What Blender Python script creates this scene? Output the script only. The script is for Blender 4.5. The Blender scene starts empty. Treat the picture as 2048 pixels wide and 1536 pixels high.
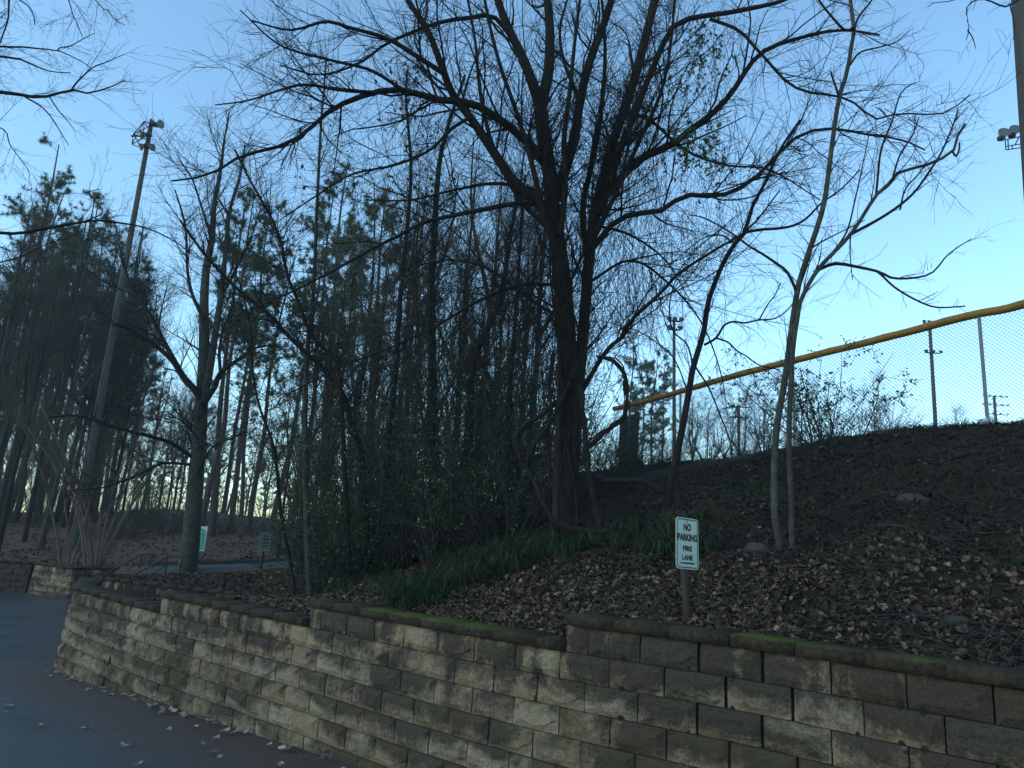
import bpy, math, random
import numpy as np
from mathutils import Matrix, Vector

# ------------------------------------------------------------------ camera
scene = bpy.context.scene
COL = scene.collection
F = 1420.0                      # focal length in pixels of the 2048 px wide photograph
TH = math.atan(316.3 / F)       # pitch up
RHO = math.atan(0.065)          # roll
EYE = np.array([0.0, 0.0, 2.4])
fw = np.array([0, math.cos(TH), math.sin(TH)])
r0 = np.array([1.0, 0, 0])
u0 = np.array([0, -math.sin(TH), math.cos(TH)])
RT = math.cos(RHO) * r0 + math.sin(RHO) * u0
UP = -math.sin(RHO) * r0 + math.cos(RHO) * u0
cam_d = bpy.data.cameras.new('camera')
cam = bpy.data.objects.new('camera', cam_d)
COL.objects.link(cam)
m = Matrix.Identity(4)
for i in range(3):
    m[i][0], m[i][1], m[i][2], m[i][3] = RT[i], UP[i], -fw[i], EYE[i]
cam.matrix_world = m
cam_d.sensor_width = 36
cam_d.lens = 36 * F / 2048
cam_d.clip_start = 0.05
cam_d.clip_end = 3000
scene.camera = cam

# ------------------------------------------------------------------ sky, sun, exposure
SUN_EL, SUN_AZ = math.radians(24), math.radians(-118)     # azimuth from +Y, clockwise
world = bpy.data.worlds.new('World')
scene.world = world
world.use_nodes = True
wn = world.node_tree
sky = wn.nodes.new('ShaderNodeTexSky')
sky.sky_type = 'NISHITA'
sky.sun_disc = False
sky.sun_elevation = SUN_EL
sky.sun_rotation = SUN_AZ
sky.air_density = 1.0
sky.dust_density = 0.3
sky.ozone_density = 2.4
tint = wn.nodes.new('ShaderNodeMix')                     # the even cool cast of the picture's white balance
tint.data_type = 'RGBA'; tint.blend_type = 'MULTIPLY'; tint.inputs[0].default_value = 1.0
tint.inputs[7].default_value = (.87, 1.02, .96, 1)
wn.links.new(sky.outputs[0], tint.inputs[6])
wn.links.new(tint.outputs[2], wn.nodes['Background'].inputs[0])
wn.nodes['Background'].inputs[1].default_value = 0.145
sl = bpy.data.lights.new('sun', 'SUN')
sl.energy = 0.08
sl.angle = math.radians(18)
sl.color = (1.0, 0.80, 0.58)
sun = bpy.data.objects.new('sun', sl)
COL.objects.link(sun)
sd = Vector((math.sin(SUN_AZ) * math.cos(SUN_EL), math.cos(SUN_AZ) * math.cos(SUN_EL), math.sin(SUN_EL)))
sun.rotation_euler = sd.to_track_quat('Z', 'Y').to_euler()
scene.view_settings.view_transform = 'Standard'
scene.view_settings.look = 'None'
scene.view_settings.gamma = 1
scene.view_settings.exposure = 1.3
scene.cycles.max_bounces = 5
scene.cycles.diffuse_bounces = 3
scene.cycles.transparent_max_bounces = 6

rng = np.random.default_rng(7)
random.seed(7)

# ------------------------------------------------------------------ geometry helpers
def ray(x, y):
    return fw * F + RT * (x - 1024) - UP * (y - 768)
def at(x, y, Y):
    d = ray(x, y)
    return EYE + d * Y / d[1]
def atz(x, y, z):
    d = ray(x, y)
    return EYE + d * (z - EYE[2]) / d[2]
def nrm(a):
    return a / np.maximum(np.linalg.norm(a, axis=-1, keepdims=True), 1e-9)

class MB:
    """collects vertices, quads and triangles as arrays and links them as one mesh object"""
    def __init__(s):
        s.v, s.q, s.t, s.n = [], [], [], 0
    def add(s, v, q=None, t=None):
        v = np.asarray(v, dtype=np.float32).reshape(-1, 3)
        if q is not None and len(q): s.q.append(np.asarray(q, dtype=np.int64).reshape(-1, 4) + s.n)
        if t is not None and len(t): s.t.append(np.asarray(t, dtype=np.int64).reshape(-1, 3) + s.n)
        s.v.append(v); s.n += len(v)
        return s
    def mesh(s, name, mat, smooth=False):
        me = bpy.data.meshes.new(name)
        v = np.concatenate(s.v) if s.v else np.zeros((0, 3), np.float32)
        q = np.concatenate(s.q) if s.q else np.zeros((0, 4), np.int64)
        t = np.concatenate(s.t) if s.t else np.zeros((0, 3), np.int64)
        me.vertices.add(len(v)); me.vertices.foreach_set('co', v.ravel())
        idx = np.concatenate([q.ravel(), t.ravel()]).astype(np.int32)
        me.loops.add(len(idx)); me.loops.foreach_set('vertex_index', idx)
        nf = len(q) + len(t)
        ls = np.concatenate([np.arange(len(q)) * 4, len(q) * 4 + np.arange(len(t)) * 3]).astype(np.int32)
        me.polygons.add(nf); me.polygons.foreach_set('loop_start', ls)
        if smooth: me.polygons.foreach_set('use_smooth', np.ones(nf, bool))
        me.update(calc_edges=True)
        if mat: me.materials.append(mat)
        return me
    def obj(s, name, mat, parent=None, smooth=False, loc=None):
        return link(name, s.mesh(name, mat, smooth), parent, loc)

def link(name, data, parent=None, loc=None, rot=None, scale=None):
    o = bpy.data.objects.new(name, data)
    COL.objects.link(o)
    if parent is not None: o.parent = parent
    if loc is not None: o.location = tuple(float(c) for c in loc)
    if rot is not None: o.rotation_euler = rot
    if scale is not None: o.scale = scale
    return o
def tag(o, label=None, cat=None, group=None, kind=None):
    if label: o['label'] = label
    if cat: o['category'] = cat
    if group: o['group'] = group
    if kind: o['kind'] = kind
    return o
def thing(name, label, cat, loc=(0, 0, 0), rotz=0.0, group=None):
    return tag(link(name, None, None, loc, (0, 0, rotz)), label, cat, group)
def copy_tree(root, loc, rotz, scale, label=None, group=None):
    r = root.copy(); COL.objects.link(r)
    r.location = tuple(float(c) for c in loc); r.rotation_euler = (0, 0, rotz); r.scale = scale
    if label: r['label'] = label
    if group: r['group'] = group
    for ch in list(root.children):
        c = ch.copy(); COL.objects.link(c); c.parent = r
        for g in ch.children:
            d = g.copy(); COL.objects.link(d); d.parent = c
    return r

def tubes(mb, P, Rd, k=4, cap=False):
    """P (B,N,3) centre lines, Rd (B,N) radii -> k-sided tubes"""
    P = np.asarray(P, float); Rd = np.asarray(Rd, float)
    if P.ndim == 2: P, Rd = P[None], Rd[None]
    B, N, _ = P.shape
    if B == 0: return mb
    T = nrm(np.gradient(P, axis=1))
    mean = nrm(P[:, -1] - P[:, 0])
    ref = np.where(np.abs(mean[:, 2:3]) < 0.8, np.array([[0, 0, 1.0]]), np.array([[0.0, 1.0, 0.0]]))[:, None, :]
    n1 = nrm(np.cross(T, np.broadcast_to(ref, T.shape)))
    n2 = np.cross(T, n1)
    a = np.arange(k) * 2 * math.pi / k
    ring = n1[:, :, None, :] * np.cos(a)[None, None, :, None] + n2[:, :, None, :] * np.sin(a)[None, None, :, None]
    V = P[:, :, None, :] + ring * Rd[:, :, None, None]
    idx = np.arange(B * N * k).reshape(B, N, k)
    i0 = idx[:, :-1, :]; i1 = idx[:, 1:, :]
    q = np.stack([i0, np.roll(i0, -1, 2), np.roll(i1, -1, 2), i1], -1).reshape(-1, 4)
    mb.add(V, q)
    if cap:
        for b in range(B):
            for r_, rev in ((0, True), (N - 1, False)):
                ids = idx[b, r_]
                vv = V[b, r_]
                c = vv.mean(0)
                f = [(i, (i + 1) % k, k) if not rev else ((i + 1) % k, i, k) for i in range(k)]
                mb.add(np.vstack([vv, c]), t=f)
    return mb
def box(mb, c, s, rot=None):
    x, y, z = np.asarray(s, float) / 2
    v = np.array([[-x, -y, -z], [x, -y, -z], [x, y, -z], [-x, y, -z], [-x, -y, z], [x, -y, z], [x, y, z], [-x, y, z]])
    if rot is not None: v = v @ np.asarray(rot, float).T
    mb.add(v + np.asarray(c, float), [(0, 3, 2, 1), (4, 5, 6, 7), (0, 1, 5, 4), (1, 2, 6, 5), (2, 3, 7, 6), (3, 0, 4, 7)])
    return mb
def bar(mb, a, b, r, k=6):
    a = np.asarray(a, float); b = np.asarray(b, float)
    return tubes(mb, np.stack([a, b])[None], np.array([[r, r]]), k, True)
def rz(a):
    c, s = math.cos(a), math.sin(a)
    return np.array([[c, -s, 0], [s, c, 0], [0, 0, 1.0]])

# smooth value noise on the ground plane
def vnoise(x, y, sc, seed=0):
    r = np.random.default_rng(seed); g = r.random((64, 64))
    fx, fy = np.asarray(x, float) / sc + 1000.3, np.asarray(y, float) / sc + 1000.7
    ix, iy = np.floor(fx).astype(int), np.floor(fy).astype(int)
    tx, ty = fx - ix, fy - iy
    tx, ty = tx * tx * (3 - 2 * tx), ty * ty * (3 - 2 * ty)
    a = g[ix % 64, iy % 64]; b = g[(ix + 1) % 64, iy % 64]; c = g[ix % 64, (iy + 1) % 64]; d = g[(ix + 1) % 64, (iy + 1) % 64]
    return (a * (1 - tx) + b * tx) * (1 - ty) + (c * (1 - tx) + d * tx) * ty - 0.5

# ------------------------------------------------------------------ materials
class NT:
    def __init__(s, name):
        s.m = bpy.data.materials.new(name); s.m.use_nodes = True
        s.t = s.m.node_tree; s.b = s.t.nodes['Principled BSDF']
    def n(s, typ, **kw):
        o = s.t.nodes.new('ShaderNode' + typ)
        for k, v in kw.items():
            if isinstance(k, str) and hasattr(o, k): setattr(o, k, v)
        return o
    def l(s, a, b): s.t.links.new(a, b)
    def pos(s):
        return s.n('NewGeometry').outputs['Position']
    def objco(s):
        return s.n('TexCoord').outputs['Object']
    def noise(s, co, scale, detail=4, rough=0.6, dist=0.0, stretch=None):
        if stretch:
            mp = s.n('Mapping'); mp.inputs['Scale'].default_value = stretch; s.l(co, mp.inputs[0]); co = mp.outputs[0]
        o = s.n('TexNoise'); o.inputs['Scale'].default_value = scale; o.inputs['Detail'].default_value = detail
        o.inputs['Roughness'].default_value = rough; o.inputs['Distortion'].default_value = dist
        s.l(co, o.inputs['Vector']); return o.outputs['Fac']
    def ramp(s, fac, stops):
        o = s.n('ValToRGB'); e = o.color_ramp.elements
        while len(e) < len(stops): e.new(0.5)
        for i, (p, c) in enumerate(stops):
            e[i].position = p; e[i].color = (*c, 1) if len(c) == 3 else c
        s.l(fac, o.inputs[0]); return o.outputs[0]
    def mix(s, fac, a, b, mode='MIX'):
        o = s.n('Mix'); o.data_type = 'RGBA'; o.blend_type = mode
        for v, i in ((fac, 0), (a, 6), (b, 7)):
            if isinstance(v, (int, float)): o.inputs[i].default_value = v
            elif isinstance(v, tuple): o.inputs[i].default_value = (*v, 1)
            else: s.l(v, o.inputs[i])
        return o.outputs[2]
    def math(s, op, a, b=None, clamp=False):
        o = s.n('Math'); o.operation = op; o.use_clamp = clamp
        for i, v in enumerate((a, b)):
            if v is None: continue
            if isinstance(v, (int, float)): o.inputs[i].default_value = v
            else: s.l(v, o.inputs[i])
        return o.outputs[0]
    def bump(s, h, strength, dist):
        o = s.n('Bump'); o.inputs['Strength'].default_value = strength; o.inputs['Distance'].default_value = dist
        s.l(h, o.inputs['Height']); s.l(o.outputs[0], s.b.inputs['Normal'])
    def fin(s, col, rough=0.9, spec=0.3, metal=0.0):
        if isinstance(col, tuple): s.b.inputs['Base Color'].default_value = (*col, 1)
        else: s.l(col, s.b.inputs['Base Color'])
        if isinstance(rough, (int, float)): s.b.inputs['Roughness'].default_value = rough
        else: s.l(rough, s.b.inputs['Roughness'])
        s.b.inputs['Specular IOR Level'].default_value = spec
        s.b.inputs['Metallic'].default_value = metal
        return s.m
def objattr(n, name):
    a = n.n('Attribute'); a.attribute_type = 'OBJECT'; a.attribute_name = name
    return a.outputs['Fac']

def m_block():
    n = NT('split_face_block'); p = n.pos()
    rnd = n.n('ObjectInfo').outputs['Random']
    base = n.ramp(rnd, [(0, (.29, .215, .14)), (.3, (.35, .265, .175)), (.6, (.315, .225, .145)), (.8, (.325, .22, .15)), (1, (.38, .295, .205))])
    grain = n.ramp(n.noise(p, 70, 5, .75), [(.3, (0, 0, 0)), (.7, (1, 1, 1))])
    base = n.mix(grain, n.mix(1, base, (.42, .42, .42), 'MULTIPLY'), n.mix(1, base, (1.38, 1.36, 1.32), 'MULTIPLY'))
    yel = n.ramp(n.noise(p, 1.7, 3), [(.5, (0, 0, 0)), (.7, (1, 1, 1))])
    base = n.mix(n.math('MULTIPLY', yel, .35), base, (.25, .17, .07))
    # black algae: broad patches, vertical runs below the capping and dirt plus painted shadow along the ledge of each set-back course
    big = n.noise(p, 1.25, 7, .68, .6, (1, 1, 1.5))
    run = n.noise(p, 6.5, 4, .6, .2, (1, 1, .14))
    fine = n.noise(p, 26, 4, .75)
    oz = n.n('SeparateXYZ'); n.l(n.objco(), oz.inputs[0])
    top = n.math('MULTIPLY', n.math('SUBTRACT', oz.outputs[2], .1), 6.0)
    s1 = n.math('ADD', n.math('MULTIPLY', big, 2.3), n.math('MULTIPLY', run, n.math('ADD', .55, objattr(n, 'drip'))))
    s1 = n.math('ADD', s1, n.math('MULTIPLY', fine, .55))
    s1 = n.math('ADD', s1, n.math('MULTIPLY', top, objattr(n, 'edge')))
    s1 = n.math('ADD', s1, objattr(n, 'stain'))
    s1b = n.math('MULTIPLY', n.math('SUBTRACT', s1, 1.36), .8, True)
    stain = n.ramp(s1b, [(.0, (0, 0, 0)), (.10, (0, 0, 0)), (.40, (1, 1, 1)), (1, (1, 1, 1))])
    col = n.mix(n.math('MULTIPLY', stain, .88), base, n.mix(grain, (.012, .009, .007), (.05, .038, .027)))
    gr = n.math('MULTIPLY', n.ramp(n.noise(p, 2.2, 4), [(.42, (0, 0, 0)), (.68, (1, 1, 1))]), objattr(n, 'green'))
    col = n.mix(n.math('MULTIPLY', gr, .5), col, (.12, .085, .026))
    n.bump(n.math('ADD', n.noise(p, 38, 6, .75), n.math('MULTIPLY', n.noise(p, 12, 3), 1.2)), 1.0, .02)
    return n.fin(col, .92, .25)
def m_cap():
    n = NT('capstone_concrete'); p = n.pos()
    g = n.noise(p, 30, 6, .7)
    col = n.mix(n.ramp(g, [(.3, (0, 0, 0)), (.72, (1, 1, 1))]), (.016, .011, .007), (.085, .064, .042))
    mo = n.ramp(n.math('MULTIPLY', n.math('ADD', n.noise(p, 5, 5, .65), n.math('MULTIPLY', n.noise(p, 40, 3), .3)), objattr(n, 'moss')), [(.5, (0, 0, 0)), (.8, (1, 1, 1))])
    nz = n.n('SeparateXYZ'); n.l(n.n('NewGeometry').outputs['Normal'], nz.inputs[0])
    mo = n.math('MULTIPLY', mo, n.math('MULTIPLY', n.math('SUBTRACT', nz.outputs[2], .2), 1.6, True), True)
    col = n.mix(mo, col, n.mix(n.noise(p, 60, 2), (.035, .04, .008), (.13, .14, .022)))
    n.bump(n.noise(p, 45, 6, .75), .9, .015)
    return n.fin(col, .92, .12)
def m_road():
    n = NT('asphalt'); p = n.pos()
    g = n.noise(p, 130, 5, .85)
    g2 = n.ramp(n.noise(p, 34, 5, .8), [(.3, (0, 0, 0)), (.7, (1, 1, 1))])
    col = n.mix(n.math('MULTIPLY', n.math('ADD', g, g2), .5), (.018, .0175, .017), (.12, .115, .108))
    col = n.mix(n.ramp(n.noise(p, .8, 5, .6), [(.35, (0, 0, 0)), (.7, (1, 1, 1))]), col, n.mix(1, col, (.8, .8, .82), 'MULTIPLY'))
    # red clay silt washed along the foot of the wall
    at_ = n.n('Attribute'); at_.attribute_name = 'silt'
    s = n.math('ADD', at_.outputs['Fac'], n.math('MULTIPLY', n.math('SUBTRACT', n.noise(p, 1.6, 6, .65, .5), .5), 1.0))
    silt = n.ramp(s, [(.34, (0, 0, 0)), (.66, (1, 1, 1))])
    col = n.mix(n.math('MULTIPLY', silt, .95), col, n.mix(n.noise(p, 24, 5, .7), (.042, .025, .017), (.115, .07, .048)))
    n.bump(g, .5, .006)
    ro = n.mix(silt, n.mix(n.noise(p, .9, 4), (.22, .22, .22), (.55, .55, .55)), (.7, .7, .7))
    return n.fin(col, ro, .45)
def m_soil():
    n = NT('leafy_soil'); p = n.pos()
    a = n.noise(p, 14, 8, .75); b = n.noise(p, .9, 4, .6)
    col = n.mix(a, (.008, .006, .004), (.075, .05, .032))
    col = n.mix(n.ramp(b, [(.4, (0, 0, 0)), (.65, (1, 1, 1))]), col, n.mix(a, (.010, .007, .005), (.07, .042, .027)))
    far = n.n('Attribute'); far.attribute_name = 'straw'
    col = n.mix(far.outputs['Fac'], col, n.mix(n.noise(p, 5, 8, .8), (.05, .026, .02), (.21, .115, .08)))
    mo = n.n('Attribute'); mo.attribute_name = 'moss'
    mf = n.math('MULTIPLY', mo.outputs['Fac'], n.ramp(n.noise(p, 5, 6, .7), [(.36, (0, 0, 0)), (.55, (1, 1, 1))]))
    col = n.mix(mf, col, n.mix(n.noise(p, 40, 3), (.014, .02, .006), (.07, .085, .022)))
    n.bump(n.math('ADD', n.noise(p, 26, 8, .8), n.noise(p, 6, 4, .6)), 1.0, .05)
    return n.fin(col, .95, .2)
def m_bark(name, a, b, sc=8.0, stretch=(1, 1, .18), bump=.03, lich=None):
    n = NT(name); p = n.pos()
    f = n.noise(p, sc * 2.2, 6, .7, .3, stretch)
    col = n.mix(f, a, b)
    if lich: col = n.mix(n.ramp(n.noise(p, 7, 5, .7), [(.5, (0, 0, 0)), (.62, (1, 1, 1))]), col, lich)
    n.bump(f, 1.0, bump)
    return n.fin(col, .95, .2)
def m_leaf(name, stops, rough=.75, trans=0.25, spec=.3):
    n = NT(name)
    r = n.n('NewGeometry').outputs['Random Per Island']
    col = n.ramp(r, stops)
    n.fin(col, rough, spec)
    if trans:
        t = n.n('BsdfTranslucent'); n.l(col, t.inputs[0])
        mx = n.n('MixShader'); mx.inputs[0].default_value = trans
        n.l(n.b.outputs[0], mx.inputs[1]); n.l(t.outputs[0], mx.inputs[2])
        n.l(mx.outputs[0], n.t.nodes['Material Output'].inputs['Surface'])
    return n.m
def m_plain(name, c, rough=.7, spec=.3, metal=0.0, var=.35, sc=9.0):
    n = NT(name); p = n.objco()
    f = n.noise(p, sc, 5, .65)
    col = n.mix(f, tuple(x * (1 - var) for x in c), tuple(min(1, x * (1 + var)) for x in c))
    n.bump(n.noise(p, sc * 6, 3), .25, .004)
    return n.fin(col, rough, spec, metal)

M = dict(
    block=m_block(), cap=m_cap(), road=m_road(), soil=m_soil(),
    bark=m_bark('dark_bark', (.007, .0065, .0065), (.034, .029, .026)),
    bark_cherry=m_bark('banded_bark', (.008, .007, .006), (.06, .046, .036), 10, (.35, .35, 1.1), .02),
    bark_gray=m_bark('grey_bark', (.018, .017, .015), (.075, .068, .056), 7, (1, 1, .3), .02, (.075, .08, .055)),
    bark_tan=m_bark('smooth_tan_bark', (.09, .062, .043), (.21, .155, .11), 5, (1, 1, .12), .01),
    bark_pine=m_bark('pine_bark', (.022, .018, .016), (.10, .075, .06), 6, (1, 1, .3), .03),
    twig=m_plain('twig_bark', (.045, .043, .034), .9, .2),
    twig_red=m_plain('reddish_twig_bark', (.075, .058, .044), .9, .2),
    paleleaf=m_leaf('pale_dry_leaves', [(0, (.20, .14, .095)), (.5, (.36, .28, .21)), (1, (.48, .40, .32))], .85, .1, .15),
    vine=m_bark('vine_bark', (.006, .005, .005), (.034, .026, .022), 9, (1, 1, .4), .015),
    needle=m_leaf('pine_needles', [(0, (.04, .062, .026)), (.6, (.075, .108, .042)), (1, (.13, .155, .07))], .6, .2),
    privet=m_leaf('evergreen_leaves', [(0, (.03, .052, .016)), (.6, (.07, .11, .036)), (1, (.13, .18, .065))], .5, .25),
    leafgreen=m_leaf('vine_leaves', [(0, (.03, .07, .015)), (1, (.08, .16, .03))], .5, .35),
    deadleaf=m_leaf('clinging_dead_leaves', [(0, (.05, .03, .02)), (1, (.16, .09, .05))], .8, .3),
    litter=m_leaf('leaf_litter', [(0, (.016, .011, .008)), (.3, (.05, .031, .021)), (.55, (.11, .071, .046)), (.75, (.085, .048, .03)), (.93, (.16, .11, .075)), (1, (.25, .19, .14))], .9, .1, .15),
    debris=m_leaf('leaf_debris', [(0, (.006, .005, .004)), (.6, (.026, .018, .013)), (.92, (.06, .042, .03)), (1, (.13, .10, .075))], .95, .0, .1),
    litter_tan=m_leaf('tan_leaf_drift', [(0, (.03, .02, .014)), (.3, (.085, .055, .036)), (.55, (.17, .115, .072)), (.75, (.13, .076, .046)), (.92, (.21, .15, .10)), (1, (.30, .23, .165))], .9, .1, .15),
    grass=m_leaf('liriope_blades', [(0, (.010, .017, .006)), (.6, (.026, .044, .014)), (.88, (.055, .078, .026)), (1, (.16, .15, .06))], .5, .2, .25),
    stone=m_plain('field_stone', (.055, .048, .038), .95, .2, 0, .5, 6),
    galv=m_plain('galvanised_steel', (.22, .23, .235), .55, .5, .3, .2),
    wire=m_plain('dull_wire', (.10, .105, .11), .6, .3, .2, .2),
    tube=m_plain('yellow_plastic', (.30, .145, .020), .55, .35, 0, .3, 2.5),
    pole=m_bark('weathered_pole_wood', (.038, .036, .032), (.11, .105, .094), 5, (1, 1, .05), .006),
    lampm=m_plain('lamp_housing', (.10, .105, .11), .5, .4, .2),
    darksteel=m_plain('dark_steel', (.022, .022, .022), .6, .4, .2),
    postm=m_plain('brown_painted_post', (.042, .025, .016), .7, .3),
    concrete=m_plain('path_concrete', (.075, .07, .065), .9, .2, 0, .25, 1.2),
    kerb=m_plain('dark_timber', (.03, .028, .025), .9, .2),
    netting=m_plain('dark_green_windscreen', (.03, .055, .045), .9, .1),
)
# ------------------------------------------------------------------ front wall plan, road and ground heights
CH = 0.20                                             # course height
def catmull(pts, n):
    pts = np.asarray(pts, float)
    P = np.vstack([2 * pts[0] - pts[1], pts, 2 * pts[-1] - pts[-2]])
    out = []
    for i in range(1, len(P) - 2):
        t = np.linspace(0, 1, n, endpoint=False)[:, None]
        a, b, c, d = P[i - 1], P[i], P[i + 1], P[i + 2]
        out.append(.5 * (2 * b + (c - a) * t + (2 * a - 5 * b + 4 * c - d) * t ** 2 + (3 * b - a - 3 * c + d) * t ** 3))
    out.append(pts[-1:]); return np.vstack(out)
class Path:
    def __init__(s, pts, smooth=True):
        s.p = catmull(pts, 16) if smooth else np.asarray(pts, float)
        d = np.linalg.norm(np.diff(s.p, axis=0), axis=1); s.s = np.r_[0, np.cumsum(d)]; s.L = s.s[-1]
    def at(s, t):
        return np.array([np.interp(t, s.s, s.p[:, 0]), np.interp(t, s.s, s.p[:, 1])])
    def tan(s, t):
        d = s.at(min(t + .12, s.L)) - s.at(max(t - .12, 0)); return d / np.linalg.norm(d)
    def param(s, x, y):
        d = np.hypot(s.p[:, 0] - x, s.p[:, 1] - y); return s.s[d.argmin()]
FRONT = Path([(-6.92, 12.0), (-5.7, 10.86), (-4.5, 9.79), (-3.25, 8.78), (-2.04, 7.80), (-.62, 6.60), (.53, 5.72), (1.05, 5.37), (1.5, 5.08), (1.86, 4.80), (2.2, 4.48), (2.55, 4.17), (2.95, 3.83), (3.6, 3.25), (4.4, 2.5), (5.4, 1.55)])
S1, S2, S3 = FRONT.param(-4.53, 9.78), FRONT.param(-2.04, 7.80), FRONT.param(.50, 5.74)
def ncourse(s): return 6 + (s > S1) + (s > S2) + (s > S3)
def road_z(x, y):
    y = np.asarray(y, float)
    z = .83 - .07 * y
    t = np.clip((y - 11) / 9, 0, 1); t = t * t * (3 - 2 * t)
    return z * (1 - t) + (-.30) * t
TIER = Path([(-8.75, 15.95), (-7.65, 15.42), (-6.7, 14.95), (-5.75, 14.5), (-4.9, 14.12), (-3.9, 13.75)])
RETURN = Path([(-6.92, 12.0), (-8.75, 15.95)], False)
FARA, FARB, FARC = [(-24, 24.6), (-15.85, 25.1)], [(-15.85, 25.1), (-13.9, 24.1)], [(-13.9, 24.1), (-12.7, 25.3)]
# polygon of everything that the walls hold back
POLY = np.vstack([FRONT.p[::-1], [(-8.75, 15.95)], [(-12.7, 25.3)], [(-13.9, 24.1)], [(-15.85, 25.1)], [(-24, 24.6)], [(-90, 22)], [(-90, 130)], [(130, 130)], [(130, -25)], [(8.0, -1.0)]])
def in_poly(x, y, poly):
    x = np.asarray(x, float); y = np.asarray(y, float); r = np.zeros(x.shape, bool)
    for (x1, y1), (x2, y2) in zip(poly, np.roll(poly, -1, 0)):
        if y1 == y2: continue
        c = ((y1 > y) != (y2 > y)) & (x < (x2 - x1) * (y - y1) / (y2 - y1) + x1); r ^= c
    return r
def dist_poly(x, y, pts):
    x = np.asarray(x, float); y = np.asarray(y, float); d = np.full(x.shape, 1e9)
    for (x1, y1), (x2, y2) in zip(pts[:-1], pts[1:]):
        dx, dy = x2 - x1, y2 - y1; t = np.clip(((x - x1) * dx + (y - y1) * dy) / (dx * dx + dy * dy + 1e-12), 0, 1)
        d = np.minimum(d, np.hypot(x - x1 - t * dx, y - y1 - t * dy))
    return d
ctrl = []
for s_ in np.arange(0, FRONT.L, .45):
    p_ = FRONT.at(s_); t_ = FRONT.tan(s_); n_ = np.array([-t_[1], t_[0]])
    ctrl.append((*(p_ + n_ * .38), ncourse(s_) * CH + .04))
for c_ in [(-8.4, 15.9, 1.12), (-7.6, 15.6, 1.12), (-6.6, 15.1, 1.14), (-5.6, 14.7, 1.16), (-4.6, 14.2, 1.18), (-3.2, 13.0, 1.3),
           (-9.7, 20, .98), (-8.55, 19, 1.0), (-7.7, 19, 1.12), (-5.67, 19, 1.36), (-9.36, 23, 1.1), (-6.26, 23, 1.36), (-8.44, 20, 1.05), (-5.4, 17, 1.36), (-2.78, 11, 1.42), (-4.28, 18, 1.55),
           (-1.12, 11, 1.95), (0, 11, 2.3), (.02, 7.3, 1.86), (-1.25, 8, 1.68), (.79, 9, 2.38), (2.73, 7, 2.5), (2.02, 9, 2.89), (1.78, 6.5, 2.25), (1.64, 6.0, 2.05), (2.82, 5.5, 2.2), (3.72, 6, 2.57), (5, 8, 3.18), (4.61, 9.5, 3.6), (3.08, 9, 3.11), (1.44, 8.5, 2.66), (2.34, 7.6, 2.75),
           (8.88, 12, 4.95), (8.1, 12, 4.88), (6.22, 15, 4.8), (3.89, 20, 4.75), (1.49, 24, 4.5), (9, 7.5, 4.2), (6.5, 5, 2.9), (7, 2, 2.4), (12, 4, 4.4),
           (11, 16, 4.9), (9, 20, 4.85), (14, 11, 4.9), (8, 26, 4.85), (5, 32, 4.7), (20, 20, 4.8), (0, 32, 4.0), (30, 40, 4.8), (12, 45, 4.8), (30, 5, 4.8), (60, 30, 4.8), (45, 80, 4.8), (10, 80, 4.5),
           (-2.5, 15, 2.0), (-.5, 17, 3.0), (-3, 24, 2.2), (-1.5, 20, 3.0),
           (-13.5, 25.4, .62), (-15.6, 25.9, .62), (-20, 25.4, .62), (-11.5, 26, .85), (-9.9, 28, 1.25), (-20.4, 30, .85), (-26, 38, 2.0), (-19.5, 40, 2.9), (-14.4, 40, 2.7), (-12, 33, 1.9), (-22, 34, 1.5), (-35, 34, 1.2), (-7, 30, 1.9), (-6, 38, 2.8), (-26, 46, 2.4), (-15, 50, 2.4), (-40, 60, 2.0), (-15, 75, 1.5), (-60, 40, 1.2), (-60, 90, 1.0), (-30, 100, 1.0), (10, 120, 3)]:
    ctrl.append(c_)
ctrl = np.array(ctrl)
def _k(d): return np.sqrt(d * d + .8 ** 2)
def _rbf_fit(c, lam=.03):
    d = np.hypot(c[:, None, 0] - c[None, :, 0], c[:, None, 1] - c[None, :, 1])
    A = -_k(d) + lam * np.eye(len(c)); n_ = len(c)
    B = np.block([[A, np.ones((n_, 1))], [np.ones((1, n_)), np.zeros((1, 1))]])
    return np.linalg.solve(B, np.r_[c[:, 2], 0])
_w = _rbf_fit(ctrl)
P2 = np.array([(-6.9, 12.05), (-8.75, 15.95), (-7.65, 15.42), (-6.7, 14.95), (-5.75, 14.5), (-4.9, 14.12), (-3.9, 13.75), (-3.3, 12.6), (-3.6, 10.5), (-4.4, 10.0)])
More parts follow.
